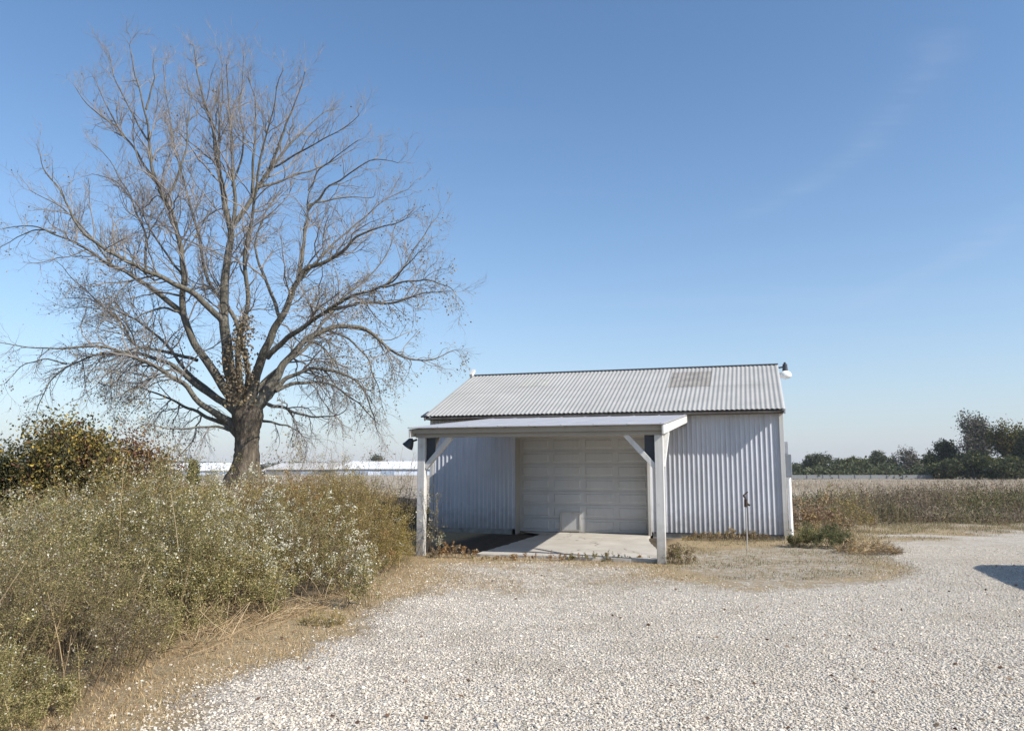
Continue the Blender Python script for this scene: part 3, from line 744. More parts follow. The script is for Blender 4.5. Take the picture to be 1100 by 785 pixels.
# yard hydrant
hp = ground(803, 591)
hy = empty("yard_hydrant", (hp[0], hp[1], 0), 0.4)
tag(hy, "thin standpipe hydrant with rusty head before the corrugated wall", "hydrant")
b = MB(); b.cyl((0, 0, -0.1), (0, 0, 0.88), 0.012, k=10); b.build("pipe", mat_plain("galvanised pipe", (0.48, 0.46, 0.43), 0.5, 0.3), hy)
b = MB(); b.cyl((0, 0, 0.87), (0, 0, 1.03), 0.036, 0.03, 10); b.cyl((0, 0, 0.95), (0.10, 0, 0.90), 0.024, 0.02, 10); b.build("spout_head", M["rust"], hy)
b = MB(); b.beam((0.0, 0, 1.04), (-0.05, 0, 1.10), 0.03, 0.025); b.beam((-0.05, 0, 1.10), (0.06, 0, 1.17), 0.025, 0.02); b.build("lever_handle", M["rust"], hy)

# ------------------------------------------------------------------ the big bare tree
TX, TY = -10.35, 31.0
tz0 = float(terrain(TX, TY))
tree = empty("shade_tree", (TX, TY, tz0))
tag(tree, "huge spreading bare tree with thick trunk and few tan leaves", "tree")
inv = np.array([TX, TY, tz0])

# trunk with root flare and furrows
K = 40
zs = np.array([-0.6, -0.1, 0.15, 0.4, 0.75, 1.2, 1.7, 2.2, 2.6, 2.95, 3.3])
rs = np.array([1.22, 1.03, 0.90, 0.77, 0.61, 0.49, 0.445, 0.455, 0.52, 0.60, 0.48])
cxs = np.array([0, 0, 0, 0, 0, 0.02, 0.02, 0.0, 0.0, 0.0, 0.0])
ang = np.linspace(0, 2 * math.pi, K, endpoint=False)
zf = np.linspace(zs[0], zs[-1], 36); rf = np.interp(zf, zs, rs); cf = np.interp(zf, zs, cxs)
ring = []
for z, r, c in zip(zf, rf, cf):
    fl_ = max(0, 1 - z / 1.3)
    rr = r * (1 + 0.16 * fl_ * np.cos(5 * ang + 0.7) + 0.07 * fl_ * np.cos(8 * ang + 2) + 0.035 * np.cos(9 * ang + 2.0 * np.sin(z)) + 0.03 * rng.normal(size=K))
    ring.append(np.c_[c + rr * np.cos(ang), rr * np.sin(ang), np.full(K, z)])
b = MB(); V = np.concatenate(ring); idx = np.arange(len(V)).reshape(len(zf), K)
i0, i1 = idx[:-1], idx[1:]
b.add(V, np.stack([i0, np.roll(i0, -1, 1), np.roll(i1, -1, 1), i1], -1).reshape(-1, 4))
b.build("trunk", M["bark"], tree, True)

# limbs: each followed along its course through the crown, with its own reach towards or away from the yard
LIMBS = [  # points, start width, end width (photo units), depth lean
 ([(258,440),(247,395),(241,355),(239,320),(244,284),(249,250),(242,218),(236,187),(231,158),(224,125),(214,88),(207,50)], 15, 1.3, 0.10),
 ([(249,252),(252,215),(250,180),(248,140),(245,100),(243,70)], 6.5, 1.2, -0.25),
 ([(240,215),(234,170),(236,130),(240,95),(237,55)], 4, 1.0, 0.3),
 ([(249,245),(261,226),(271,208),(290,183),(305,160),(332,137),(350,119)], 8, 1.4, 0.35),
 ([(290,183),(300,155),(311,128),(320,105),(327,78)], 5, 1.2, -0.3),
 ([(271,208),(272,175),(275,140),(274,105),(270,84)], 5, 1.2, -0.4),
 ([(276,202),(300,194),(325,186),(351,178),(380,160)], 4.5, 1.0, 0.4),
 ([(268,430),(276,400),(288,370),(299,346),(310,322),(319,304),(330,289),(350,279),(372,271),(382,252),(410,243),(436,236)], 14, 1.3, -0.30),
 ([(319,304),(324,282),(327,255),(330,228),(331,205)], 7, 1.8, 0.3),
 ([(330,222),(345,217),(373,212),(402,213)], 3, 1.0, 0.4),
 ([(331,205),(345,180),(362,165),(385,150)], 2.6, 1.0, -0.4),
 ([(300,340),(292,312),(281,284),(272,262),(277,246),(288,226),(300,205)], 5.5, 1.4, 0.45),
 ([(283,428),(296,405),(308,386),(326,367),(352,353),(378,348),(400,357),(420,377),(445,388),(470,385),(490,375)], 12, 1.2, 0.28),
 ([(287,384),(305,366),(326,352),(352,331),(385,317),(415,307),(432,290),(449,272)], 8.5, 1.3, -0.42),
 ([(352,331),(385,325),(422,326),(450,316),(482,312)], 5, 1.2, -0.2),
 ([(410,308),(440,300),(470,302),(492,312)], 3, 1.0, -0.35),
 ([(290,425),(308,404),(335,397),(355,396),(378,405),(392,419),(400,442),(407,468)], 7, 1.2, 0.50),
 ([(296,420),(318,411),(345,411),(368,419),(388,433),(403,455)], 6, 1.2, 0.75),
 ([(285,433),(315,443),(340,449),(360,447),(372,440)], 5, 1.4, -0.5),
 ([(276,450),(292,455),(310,458),(330,470)], 4, 1.2, 0.7),
 ([(345,352),(372,362),(395,382),(405,410),(412,440)], 4, 1.0, 0.55),
 ([(326,367),(345,372),(362,390),(372,415)], 3.5, 1.0, -0.5),
 ([(254,432),(238,412),(224,392),(212,372),(202,354),(196,335),(198,300),(194,264),(187,234),(178,214),(165,192),(160,152),(157,116),(146,86),(140,48)], 12, 1.2, -0.18),
 ([(165,192),(147,163),(128,138),(112,108),(101,82)], 4, 1.0, 0.3),
 ([(157,118),(163,92),(166,66)], 3, 1.0, -0.3),
 ([(178,214),(192,190),(200,160),(204,120),(200,85)], 3.5, 1.0, 0.4),
 ([(198,340),(188,330),(166,311),(142,297),(120,284),(86,263),(56,249),(30,241),(4,246)], 8, 1.2, 0.22),
 ([(60,250),(38,246),(18,256),(0,268)], 2.5, 1.0, 0.3),
 ([(239,345),(222,327),(200,311),(178,301),(145,285),(114,268),(90,252),(78,234),(66,207),(48,184),(44,168)], 9, 1.2, -0.35),
 ([(158,293),(157,275),(158,256),(142,216),(122,180),(103,154)], 4.5, 1.0, 0.4),
 ([(158,258),(170,235),(182,214)], 2.8, 1.4, 0.1),
 ([(196,318),(172,312),(160,316),(140,322)], 3.5, 1.0, 0.5),
 ([(197,336),(175,331),(155,335),(138,344),(118,352)], 4, 1.0, -0.5),
 ([(246,436),(228,424),(212,415),(187,393),(165,383),(145,378),(103,381),(72,391),(50,414),(38,442)], 8.5, 1.2, 0.35),
 ([(246,452),(230,444),(213,432),(194,410),(166,392),(140,383),(114,371),(69,375),(30,374),(0,370)], 9, 1.0, -0.30),
 ([(212,387),(190,382),(170,377),(144,371),(132,348),(104,323),(77,299),(58,277)], 5.5, 1.0, 0.55),
 ([(72,391),(45,385),(20,395),(5,412)], 2.4, 1.0, -0.2),
 ([(246,458),(225,449),(206,440),(172,423),(150,417),(136,416),(125,437)], 6, 1.0, 0.65),
 ([(248,462),(227,457),(205,459),(186,461),(168,457),(150,455)], 4, 1.0, -0.6),
 ([(258,435),(255,400),(258,360),(268,320),(262,280),(268,240),(276,190),(283,150),(296,110),(300,75)], 9, 1.2, -0.55),
 ([(262,438),(268,405),(262,372),(252,340),(222,300),(216,262),(205,225),(196,190),(186,150),(180,105),(176,70)], 8, 1.2, 0.60),
 ([(266,440),(282,410),(305,392),(330,372),(348,345),(372,318),(400,296),(418,268),(424,240)], 7, 1.1, 0.65),
 ([(330,228),(352,203),(378,183),(402,170),(426,172)], 3.6, 1.0, -0.3),
 ([(294,180),(325,162),(355,146),(384,126)], 3.4, 1.0, -0.45),
 ([(319,304),(348,272),(385,240),(412,215),(436,204)], 4.2, 1.0, 0.45),
 ([(412,308),(440,280),(458,250),(470,232)], 2.8, 1.0, 0.4),
 ([(127,137),(98,117),(80,92)], 2.6, 1.0, -0.4),
 ([(120,284),(92,246),(64,222),(34,206)], 3.4, 1.0, -0.45),
 ([(160,152),(142,122),(124,88),(116,58)], 3.0, 1.0, 0.35),
 ([(249,200),(262,160),(258,115),(262,62)], 3.4, 1.0, 0.15),
 ([(198,300),(170,262),(150,225),(128,196),(98,186)], 3.6, 1.0, 0.5),
 ([(252,440),(232,424),(205,405),(180,372),(150,345),(118,330),(92,318),(70,320)], 7, 1.0, 0.6),
]
PXM = F / TY * 0.99     # photo units per metre at the tree
def resample(P, n):
    P = np.array(P); d = np.r_[0, np.cumsum(np.linalg.norm(np.diff(P, axis=0), axis=1))]
    t = np.linspace(0, d[-1], n)
    # smooth interpolation through the points
    Q = np.stack([np.interp(t, d, P[:, k]) for k in range(P.shape[1])], 1)
    for _ in range(2):
        Q[1:-1] = 0.25 * Q[:-2] + 0.5 * Q[1:-1] + 0.25 * Q[2:]
    return Q, d[-1]
limb_paths = []
def depth_of(pt, lean):
    return lean * abs(pt[0] - 262) / PXM * 0.9 + lean * max(0, 445 - pt[1]) / PXM * 0.42
placed = []
for pts, w0, w1, lean in LIMBS:
    # a forked limb starts at its parent's depth
    d0 = 0.0
    if placed:
        p0 = np.array(pts[0])
        best = min(placed, key=lambda q: np.hypot(q[0] - p0[0], q[1] - p0[1]))
        if np.hypot(best[0] - p0[0], best[1] - p0[1]) < 9: d0 = best[2] - depth_of(pts[0], lean)
    if pts[0][1] > 420: d0 = -depth_of(pts[0], lean)
    P3 = []
    for p in pts:
        dy = d0 + depth_of(p, lean)
        placed.append((p[0], p[1], dy))
        P3.append(at_depth(p[0], p[1], TY + dy) - inv)
    P3 = np.array(P3)
    nn = max(10, int(len(pts) * 4))
    Q, L = resample(P3, nn)
    jit_ = rng.normal(0, 1, (nn, 3)); 
    for _ in range(2): jit_[1:-1] = 0.25 * jit_[:-2] + 0.5 * jit_[1:-1] + 0.25 * jit_[2:]
    jit_[0] = 0
    Q = Q + jit_ * 0.055
    t = np.linspace(0, 1, nn)
    r = (w0 * (1 - t) ** 1.15 + w1 * t ** 0.8 * 0.9) / PXM / 2 * (0.88 if w0 > 13.5 and pts[0][0] < 260 else 0.76)
    if pts[0][1] > 420:
        r *= 1 + 0.35 * np.exp(-t * 14)
        Q = np.vstack([[Q[0] * [0.5, 0.5, 1] + [0, 0, -0.35]], Q]); r = np.r_[r[0] * 1.05, r]
    b = MB(); b.tubes(Q[None], r[None], 10 if w0 > 6 else 7); b.build("limb", M["bark_limb"], tree, True)
    limb_paths.append((Q, r, L))

def grow(P, T, L, n, sig, bias):
    """wandering paths: start P, direction T, length L"""
    B = len(P); out = np.empty((B, n, 3)); out[:, 0] = P; d = unit(T); p = P.copy()
    for k in range(1, n):
        d = unit(d + rng.normal(0, sig, (B, 3)) + np.array([0, 0, 1.0]) * np.broadcast_to(bias, (B,))[:, None])
        p = p + d * (L / (n - 1))[:, None]; out[:, k] = p
    return out
def side(T, a0, a1):
    N = len(T); a = rng.uniform(a0, a1, N)[:, None]
    pr_ = unit(np.cross(T, rng.normal(size=(N, 3))))
    return unit(T * np.cos(a) + pr_ * np.sin(a))
def upbias(z):  # droop low in the crown, reach up high in it
    return np.interp(z, [2.0, 5.0, 8.0, 14.0], [-0.16, -0.08, 0.04, 0.13])
starts = []; tang = []; lens = []; rad = []
for Q, r, L in limb_paths:
    seg = np.linalg.norm(np.diff(Q, axis=0), axis=1); d = np.r_[0, np.cumsum(seg)]
    tt = np.gradient(Q, axis=0)
    n1 = int(L / 0.36)
    for s in rng.uniform(0.24, 1.0, n1) * d[-1]:
        i = min(np.searchsorted(d, s), len(Q) - 1)
        starts.append(Q[i]); tang.append(tt[i]); rad.append(r[i]); lens.append(min((d[-1] - s) * 0.55 + 0.6, 3.0) * rng.uniform(0.5, 1.1))
    for _ in range(3):
        starts.append(Q[-1]); tang.append(tt[-1]); rad.append(r[-1]); lens.append(rng.uniform(0.7, 1.5))
starts, tang, lens, rad = map(np.array, (starts, unit(np.array(tang)), lens, rad))
cr = MB()
D1 = side(tang, 0.40, 1.15); D1[:, 2] += np.interp(starts[:, 2], [2, 6, 10, 16], [-0.1, 0.05, 0.20, 0.30]); D1 = unit(D1)
P1_ = grow(starts, D1, lens, 8, 0.27, upbias(starts[:, 2]))
r1 = np.minimum(rad * 0.55, 0.010 + 0.0095 * lens)
R1 = r1[:, None] * np.linspace(1, 0.28, 8)[None]
cr.tubes(P1_, R1, 5)
def children_of(P, Rr, L, per, lo, hi, lfun, sig, n, a0, a1, rmul, rmin, k, bmul=1.0, up=0.15):
    B, m, _ = P.shape
    cnt = rng.poisson(per * L * np.interp(P[:, 0, 2], [6, 9, 13, 18], [0.95, 0.92, 0.80, 0.74])) + 1
    src_i = np.repeat(np.arange(B), cnt); f = rng.uniform(lo, hi, len(src_i)) * (m - 1)
    i = np.minimum(f.astype(int), m - 2); fr = (f - i)[:, None]
    p = P[src_i, i] * (1 - fr) + P[src_i, i + 1] * fr
    t = unit(P[src_i, i + 1] - P[src_i, i])
    l = lfun(L[src_i], f / (m - 1))
    d = side(t, a0, a1); d[:, 2] += up * np.interp(p[:, 2], [2, 5, 9, 15], [-1.2, -0.4, 0.8, 1.6]); d = unit(d)
    Pn = grow(p, d, l, n, sig, upbias(p[:, 2]) * bmul)
    r0 = np.maximum(np.minimum(Rr[src_i, i] * rmul, rmin * 2.2), rmin)
    Rn = r0[:, None] * np.linspace(1, 0.4, n)[None]
    cr.tubes(Pn, Rn, k)
    return Pn, Rn, l
P2_, R2, L2 = children_of(P1_, R1, lens, 3.5, 0.12, 1.0, lambda L, t: (0.30 + 0.32 * L * (1 - 0.6 * t)) * rng.uniform(0.6, 1.3, len(t)), 0.26, 5, 0.45, 1.1, 0.6, 0.0050, 4)
P3_, R3, L3 = children_of(P2_, R2, L2, 5.2, 0.15, 1.0, lambda L, t: (0.16 + 0.34 * L) * rng.uniform(0.6, 1.3, len(t)), 0.18, 3, 0.35, 0.9, 0.6, 0.0024, 3)
cr.build("crown", M["twig"], tree, False)
# the last leaves: mostly low and outside, few up high; a withered vine in the fork
E = np.concatenate([P3_[:, 1], P3_[:, 2], P2_[:, -1]])
prob = np.interp(E[:, 2], [1.5, 4, 6.5, 9, 12, 18], [0.55, 0.52, 0.36, 0.15, 0.03, 0.005])
clump = fbm(E[:, 0] * 0.7 + 31, E[:, 2] * 0.7 + E[:, 1] * 0.3 + 9, 2)
prob *= smooth(0.35, 0.7, clump) * 2.0
sel = rng.random(len(E)) < prob
E = E[sel]; dr = rng.normal(0, 0.6, (len(E), 3)); dr[:, 2] -= 0.7
lf = MB(); lf.leaves(E, dr, rng.uniform(0.05, 0.11, len(E)), rng.uniform(0.04, 0.075, len(E)), 0, 0.1)
lf.build("foliage", M["tree_leaf"], tree)
n = 1100
t = rng.random(n) ** 0.9
px_ = np.interp(t, [0, 0.5, 0.85, 1], [258, 254, 262, 265]) + rng.normal(0, 1, n) * np.interp(t, [0, 0.4, 0.8, 1], [11, 11, 6, 4])
py_ = np.interp(t, [0, 1], [435, 338])
P = np.array([at_depth(a, c, TY - 0.6 + rng.normal(0, 0.35)) for a, c in zip(px_, py_)]) - inv
dr = rng.normal(0, 0.7, (n, 3)); dr[:, 2] -= 0.5
lf = MB(); lf.leaves(P, dr, rng.uniform(0.08, 0.17, n), rng.uniform(0.06, 0.12, n), 0, 0.15)
o = lf.build("vine_leaves", M["ivy"], tree); o["label"] = "withered brown vine leaves in the main fork"

# ------------------------------------------------------------------ weeds on the left
def weed_patch(name, label, cat, ell, height, mats, stems_m2, leaves_per, leaf, flower=0.0, seed_=0.0, lean=0.18, clip=None, top_heavy=0.75, stalk=0.003, group=None, hvar=0.22):
    """a stand of weeds: wiry stems, small leaves on side sprays, flower or seed heads near the top"""
    cx, cy, rx, ry = ell
    area = math.pi * rx * ry; n = int(area * stems_m2)
    a = rng.random(n) * 6.283; q = np.sqrt(rng.random(n))
    x = cx + rx * q * np.cos(a); y = cy + ry * q * np.sin(a)
    if clip is not None:
        k = sdist(x, y, clip) > rng.uniform(0.0, 0.25, len(x)); x, y, q = x[k], y[k], q[k]
    n = len(x)
    z = terrain(x, y)
    root = empty(name, (cx, cy, float(terrain(cx, cy))))
    off = np.array([cx, cy, float(terrain(cx, cy))])
    base = np.stack([x, y, z], 1) - off
    edge = sdist(x, y, clip) if clip is not None else np.full(n, 9.0)
    H = height * 1.10 * (1 - 0.70 * q ** 2.4) * (1 + hvar * rng.normal(size=n)).clip(0.45, 1.5) * np.interp(edge, [0, 0.5, 1.1], [0.42, 0.78, 1.0]) * (0.62 + 0.72 * fbm(x * 1.15 + 3, y * 1.15, 2))
    D = rng.normal(0, lean, (n, 3)); D[:, 2] = 1
    if clip is not None:   # the rim leans out over the bare ground
        D[:, 0] += np.interp(edge, [0, 1.0], [0.35, 0.0])
    St = grow(base, D, H, 5, 0.07, -0.01)
    b = MB(); b.tubes(St, stalk * np.linspace(1.2, 0.5, 5)[None] * np.ones((n, 1)), 3)
    # side sprays
    ns = rng.poisson(6, n) + 2
    si = np.repeat(np.arange(n), ns); t = rng.random(len(si)) ** 0.8
    f = (0.30 + 0.70 * t) * 4; i = np.minimum(f.astype(int), 3); fr = (f - i)[:, None]
    sp_ = St[si, i] * (1 - fr) + St[si, i + 1] * fr
    sd_ = rng.normal(0, 1, (len(si), 3)); sd_[:, 2] = np.abs(sd_[:, 2]) * 0.6 + 0.25
    sl_ = (0.10 + 0.22 * (1.1 - t)) * H[si] * rng.uniform(0.6, 1.2, len(si))
    Sp = grow(sp_, sd_, sl_, 3, 0.15, 0.02)
    b.tubes(Sp, stalk * 0.5 * np.array([1, 0.8, 0.5])[None] * np.ones((len(si), 1)), 3)
    if n > 150:   # last season's taller dry stalks
        ex = rng.random(n) < 0.10; m_ = int(ex.sum())
        De = rng.normal(0, 0.28, (m_, 3)); De[:, 2] = 1
        b.tubes(grow(base[ex], De, H[ex] * rng.uniform(0.85, 1.08, m_), 5, 0.06, -0.01), stalk * np.linspace(1.7, 0.7, 5)[None] * np.ones((m_, 1)), 4, mi=1)
    tag(b.build("stems", [M["stem"], M["straw"]], root), kind="stuff")
    # leaves spread along stems and sprays
    allP = np.concatenate([Sp[:, 1], Sp[:, 2]]); owners = np.concatenate([si, si])
    nl = int(n * leaves_per)
    pick = rng.integers(0, len(Sp), nl); u = rng.random(nl)[:, None]
    lp = np.where(u < 0.5, Sp[pick, 0] * (1 - 2 * u) + Sp[pick, 1] * 2 * u, Sp[pick, 1] * (2 - 2 * u) + Sp[pick, 2] * (2 * u - 1))
    lp = lp + rng.normal(0, 0.022, (nl, 3)) * height
    ld = rng.normal(0, 1, (nl, 3)); ld[:, 2] = ld[:, 2] * 0.6 + 0.3
    lb = MB()
    zone = fbm((x + 3.1) * 1.6, y * 1.6, 2) + rng.normal(0, 0.10, n)
    sm_ = np.searchsorted(np.quantile(zone, np.cumsum([m[1] for m in mats])[:-1]), zone) if n > 1 else np.zeros(n, int)
    own = si[pick]; mi = np.where(rng.random(nl) < 0.8, sm_[own], rng.choice(len(mats), nl, p=[m[1] for m in mats]))
    lsz = rng.uniform(0.7, 1.4, n)[own]
    for k in range(len(mats)):
        s = mi == k
        lb.leaves(lp[s], ld[s], leaf[0] * lsz[s] * rng.uniform(0.6, 1.4, s.sum()), leaf[1] * lsz[s] * rng.uniform(0.6, 1.4, s.sum()), k)
    tag(lb.build("foliage", [M[m[0]] for m in mats], root), kind="stuff")
    fs_ = min(1.0, 0.36 + 0.058 * cy)      # the near corner's asters are a smaller headed kind
    for amt, mk, nm, size in ((flower, "flower", "flowers", 0.022), (seed_, "seed", "seed_heads", 0.022)):
        if amt <= 0: continue
        nf = int(n * amt); tip = rng.integers(0, len(Sp), nf)
        w_ = t[tip] > 0.35
        # flowers stand in loose drifts
        tip = tip[w_]; P = Sp[tip, 2]
        dd = fbm((P[:, 0] + cx) * 1.7, (P[:, 1] + cy) * 1.7 + P[:, 2], 2); P = P[dd > 0.40]
        k3 = np.repeat(np.arange(len(P)), 3)
        P = P[k3] + rng.normal(0, 0.02, (len(k3), 3)); dv = rng.normal(0, 1, (len(k3), 3))
        fb = MB(); fb.leaves(P, dv, size * fs_ * rng.uniform(0.7, 1.4, len(k3)), size * fs_ * rng.uniform(0.6, 1.1, len(k3)), 0)
        tag(fb.build(nm, M[mk], root), kind="stuff")
    tag(root, label, cat, group)
    return root

M["a_mauve"] = mat_leaf("dull brown weed sprays", [(0, (0.079, 0.061, 0.040)), (0.5, (0.158, 0.126, 0.085)), (1, (0.315, 0.263, 0.180))], 0.2)
M["b_green"] = mat_leaf("green field weeds", [(0, (0.05, 0.06, 0.03)), (0.5, (0.115, 0.13, 0.06)), (1, (0.20, 0.21, 0.11))], 0.2)
CL = thicket_poly
weed_patch("weed_clump", "mauve brown wiry weeds at the lower left edge of the gravel", "weeds", (-4.0, 6.3, 1.5, 1.35), 0.97, [("a_mauve", 0.5), ("w_olive", 0.32), ("w_green", 0.18)], 85, 230, (0.016, 0.0048), 0.25, 1.0, clip=CL)
weed_patch("aster_clump", "low green weeds with white flower heads in the near left corner", "weeds", (-3.55, 5.05, 0.95, 0.75), 0.74, [("w_olive", 0.55), ("w_green", 0.45)], 105, 380, (0.0125, 0.0045), 3.6, 0.5, clip=CL)
weed_patch("weed_clump", "leafy green weed mound with pale tips, left of the dry stalks", "weeds", (-4.25, 8.9, 1.75, 1.5), 1.26, [("w_green", 0.62), ("w_olive", 0.28), ("w_yellow", 0.10)], 72, 320, (0.0195, 0.0070), 5.0, 5.0, clip=CL)
weed_patch("aster_clump", "white flowering aster mound in the middle of the thicket", "weeds", (-3.45, 11.2, 1.55, 1.45), 1.24, [("w_olive", 0.55), ("w_green", 0.35), ("w_mauve", 0.10)], 66, 230, (0.020, 0.0070), 24.0, 4.0, clip=CL)
weed_patch("goldenrod_clump", "yellow green goldenrod at the thicket's end near the left porch post", "weeds", (-2.85, 13.5, 1.25, 1.5), 1.36, [("w_yellow", 0.72), ("w_green", 0.14), ("w_brown", 0.14)], 90, 240, (0.020, 0.0065), 0.8, 1.5, clip=CL)
weed_patch("aster_clump", "pale flowering asters at the left edge below the shrubs", "weeds", (-6.2, 9.6, 1.6, 1.7), 1.06, [("w_olive", 0.6), ("w_green", 0.3), ("w_mauve", 0.1)], 60, 200, (0.021, 0.0075), 16.0, 3.0)
weed_patch("weed_clump", "olive weed stand behind the flowering mounds", "weeds", (-6.0, 12.9, 2.6, 1.8), 1.22, [("w_olive", 0.6), ("w_green", 0.25), ("w_brown", 0.15)], 45, 140, (0.032, 0.011), 4.0, 2.0)
weed_patch("goldenrod_clump", "rusty brown goldenrod across the thicket's crest before the big trunk", "weeds", (-6.1, 16.8, 3.9, 2.4), 1.18, [("w_brown", 0.70), ("w_yellow", 0.22), ("w_olive", 0.08)], 56, 180, (0.028, 0.008), 0.1, 0.6, hvar=0.14)
weed_patch("goldenrod_clump", "rusty brown goldenrod behind the yellow green clump, nearest the shed", "weeds", (-3.9, 16.4, 1.75, 1.5), 1.24, [("w_brown", 0.65), ("w_yellow", 0.35)], 60, 170, (0.028, 0.008), 0.3, 0.6, hvar=0.14)
weed_patch("weed_clump", "brown weeds around the foot of the big tree", "weeds", (-9.0, 24.0, 7.0, 3.2), 0.58, [("w_brown", 0.75), ("w_yellow", 0.25)], 14, 120, (0.055, 0.018), 0, 1.0)
weed_patch("weed_clump", "dark leafless brush beside the shed's left corner", "weeds", (-3.1, 19.6, 1.1, 1.3), 1.5, [("w_mauve", 0.75), ("w_olive", 0.25)], 34, 45, (0.032, 0.010), 0.5, 0.8, stalk=0.004)
weed_patch("aster_clump", "thin white aster sprig against the left porch post", "weeds", (-1.50, 15.25, 0.30, 0.26), 0.80, [("w_olive", 0.7), ("w_mauve", 0.3)], 60, 70, (0.024, 0.008), 6.0, 1.0)
weed_patch("weed_clump", "reddish brown tuft on the ground right of the left post", "weeds", (-1.05, 14.95, 0.50, 0.18), 0.20, [("w_brown", 0.6), ("w_mauve", 0.4)], 130, 70, (0.030, 0.008), 0, 1.0)
weed_patch("weed_clump", "small yellow green tuft on the dry verge", "weeds", (*ground(347, 672)[:2], 0.22, 0.15), 0.15, [("w_yellow", 0.9), ("w_green", 0.1)], 260, 22, (0.055, 0.005), 0, 0.5, lean=0.6)
weed_patch("aster_clump", "single pale aster plant leaning over the verge", "weeds", (*ground(388, 652)[:2], 0.26, 0.24), 0.52, [("w_green", 0.7), ("w_olive", 0.3)], 120, 90, (0.026, 0.009), 5.0, 1.0)

# broken straw stalks along the thicket's foot
b = MB(); n = 520
e = np.array(WEED_EDGE); 
c0 = ground(222, 668)[:2]
p = np.stack([c0[0] + rng.normal(-0.12, 0.30, n), c0[1] + rng.normal(0.1, 0.45, n)], 1)
k = rng.random(n) < 0.35
p[k] = (e[2] + (e[5] - e[2]) * rng.random((k.sum(), 1))) + rng.normal(0, 0.16, (k.sum(), 2)) - [0.15, 0]
base = np.c_[p, terrain(p[:, 0], p[:, 1]) + 0.01]
d = rng.normal(0, 0.75, (n, 3)); d[:, 2] = np.abs(rng.normal(0.25, 0.35, n)) + 0.05; d[:, 0] += 0.25
st = grow(base, d, rng.uniform(0.12, 0.46, n), 3, 0.12, -0.06)
b.tubes(st, np.array([[0.0035, 0.003, 0.002]]) * rng.uniform(0.6, 1.3, (n, 1)), 4)
o = b.build("straw_stalks", M["straw"]); tag(o, "bent dry straw stalks at the foot of the weeds", "dry stalks", kind="stuff")

# dry grass: verge, in front of the shed, right of the slab, beyond
def grass(name, label, x, y, H, W, lean, mat):
    b = MB(); P = np.stack([x, y, terrain(x, y) - 0.005], 1)
    b.blades(P, H, W, lean); o = b.build(name, mat); tag(o, label, "grass", kind="stuff"); return o
x, y = scatter(150000, 4.4, 15.5, 1.1)
sg_ = sdist(x, y, gravel_poly) + 0.9 * (fbm(x * 1.1, y * 1.1, 4) - 0.5)
fm_ = smooth(-0.5, 0.6, sdist(x, y, gpoly((455, 606), (725, 605), (730, 634), (610, 648), (470, 640))))
sg_ = sg_ - 1.1 * fm_ * (0.2 + 1.3 * smooth(0.4, 0.6, fbm(x * 1.7, y * 1.7, 3)))
kk = (sg_ < 0.15) & (x < 2.6) & (sdist(x, y, thicket_poly) < 0.5) & (rng.random(len(x)) < smooth(0.25, -0.35, sg_) * (0.35 + fbm(x * 2.5, y * 2.5, 3)))
lx = (x - SHED_O[0]) * U[0] + (y - SHED_O[1]) * U[1]; ly = (x - SHED_O[0]) * Vv[0] + (y - SHED_O[1]) * Vv[1]
kk &= ~((lx > -5.95) & (lx < -2.2) & (ly > -5.15))
x, y = x[kk], y[kk]
grass("dry_grass", "matted tan dry grass along the verge", x, y, rng.uniform(0.02, 0.075, len(x)), 0.0045, rng.uniform(0.4, 1.6, len(x)), M["dry"])
n = 150000
x = rng.uniform(1.5, 19, n); y = rng.uniform(12.0, 26.0, n)
rs_ = smooth(-0.5, 0.6, sdist(x, y, right_lot))
gp = smooth(0.6, -0.6, sdist(x, y, gravel_poly) + 3.0 * np.clip((y - 15) / 5, 0, 1) * (fbm(x * 0.7, y * 1.1, 4) - 0.5))
lx = (x - SHED_O[0]) * U[0] + (y - SHED_O[1]) * U[1]; ly = (x - SHED_O[0]) * Vv[0] + (y - SHED_O[1]) * Vv[1]
pr_ = np.maximum(rs_ * 0.75, gp) * (0.15 + 1.1 * smooth(0.38, 0.62, fbm(x * 1.4 + 7, y * 1.4, 4)))
kk = (rng.random(n) < pr_) & ~((lx > -5.95) & (lx < -2.2) & (ly > -5.15)) & ~((lx < 0.05) & (ly > -0.06))
x, y = x[kk], y[kk]
near_wall = smooth(-1.3, -0.1, ly[kk]) * (lx[kk] < 0.3)
grass("dry_grass", "thin dry grass between shed wall and gravel", x, y, rng.uniform(0.02, 0.075, len(x)) * (1 + 0.9 * near_wall) * np.interp(y, [17, 24], [1, 2.0]), 0.006, rng.uniform(0.4, 1.5, len(x)), M["dry_green"])
# sparse sprigs standing in the gravel
n = 5200
x, y = scatter(n, 5.2, 14.5, 1.0)
kk = (sdist(x, y, gravel_poly) > 0.1) & (fbm(x * 0.8 + 50, y * 0.8, 3) > 0.53)
lx = (x - SHED_O[0]) * U[0] + (y - SHED_O[1]) * U[1]; ly = (x - SHED_O[0]) * Vv[0] + (y - SHED_O[1]) * Vv[1]
kk &= ~((lx > -5.95) & (lx < -2.2) & (ly > -5.15))
grass("grass_sprigs", "sparse dry sprigs growing through the gravel", x[kk], y[kk], rng.uniform(0.02, 0.06, kk.sum()), 0.005, 0.8, M["dry_green"])

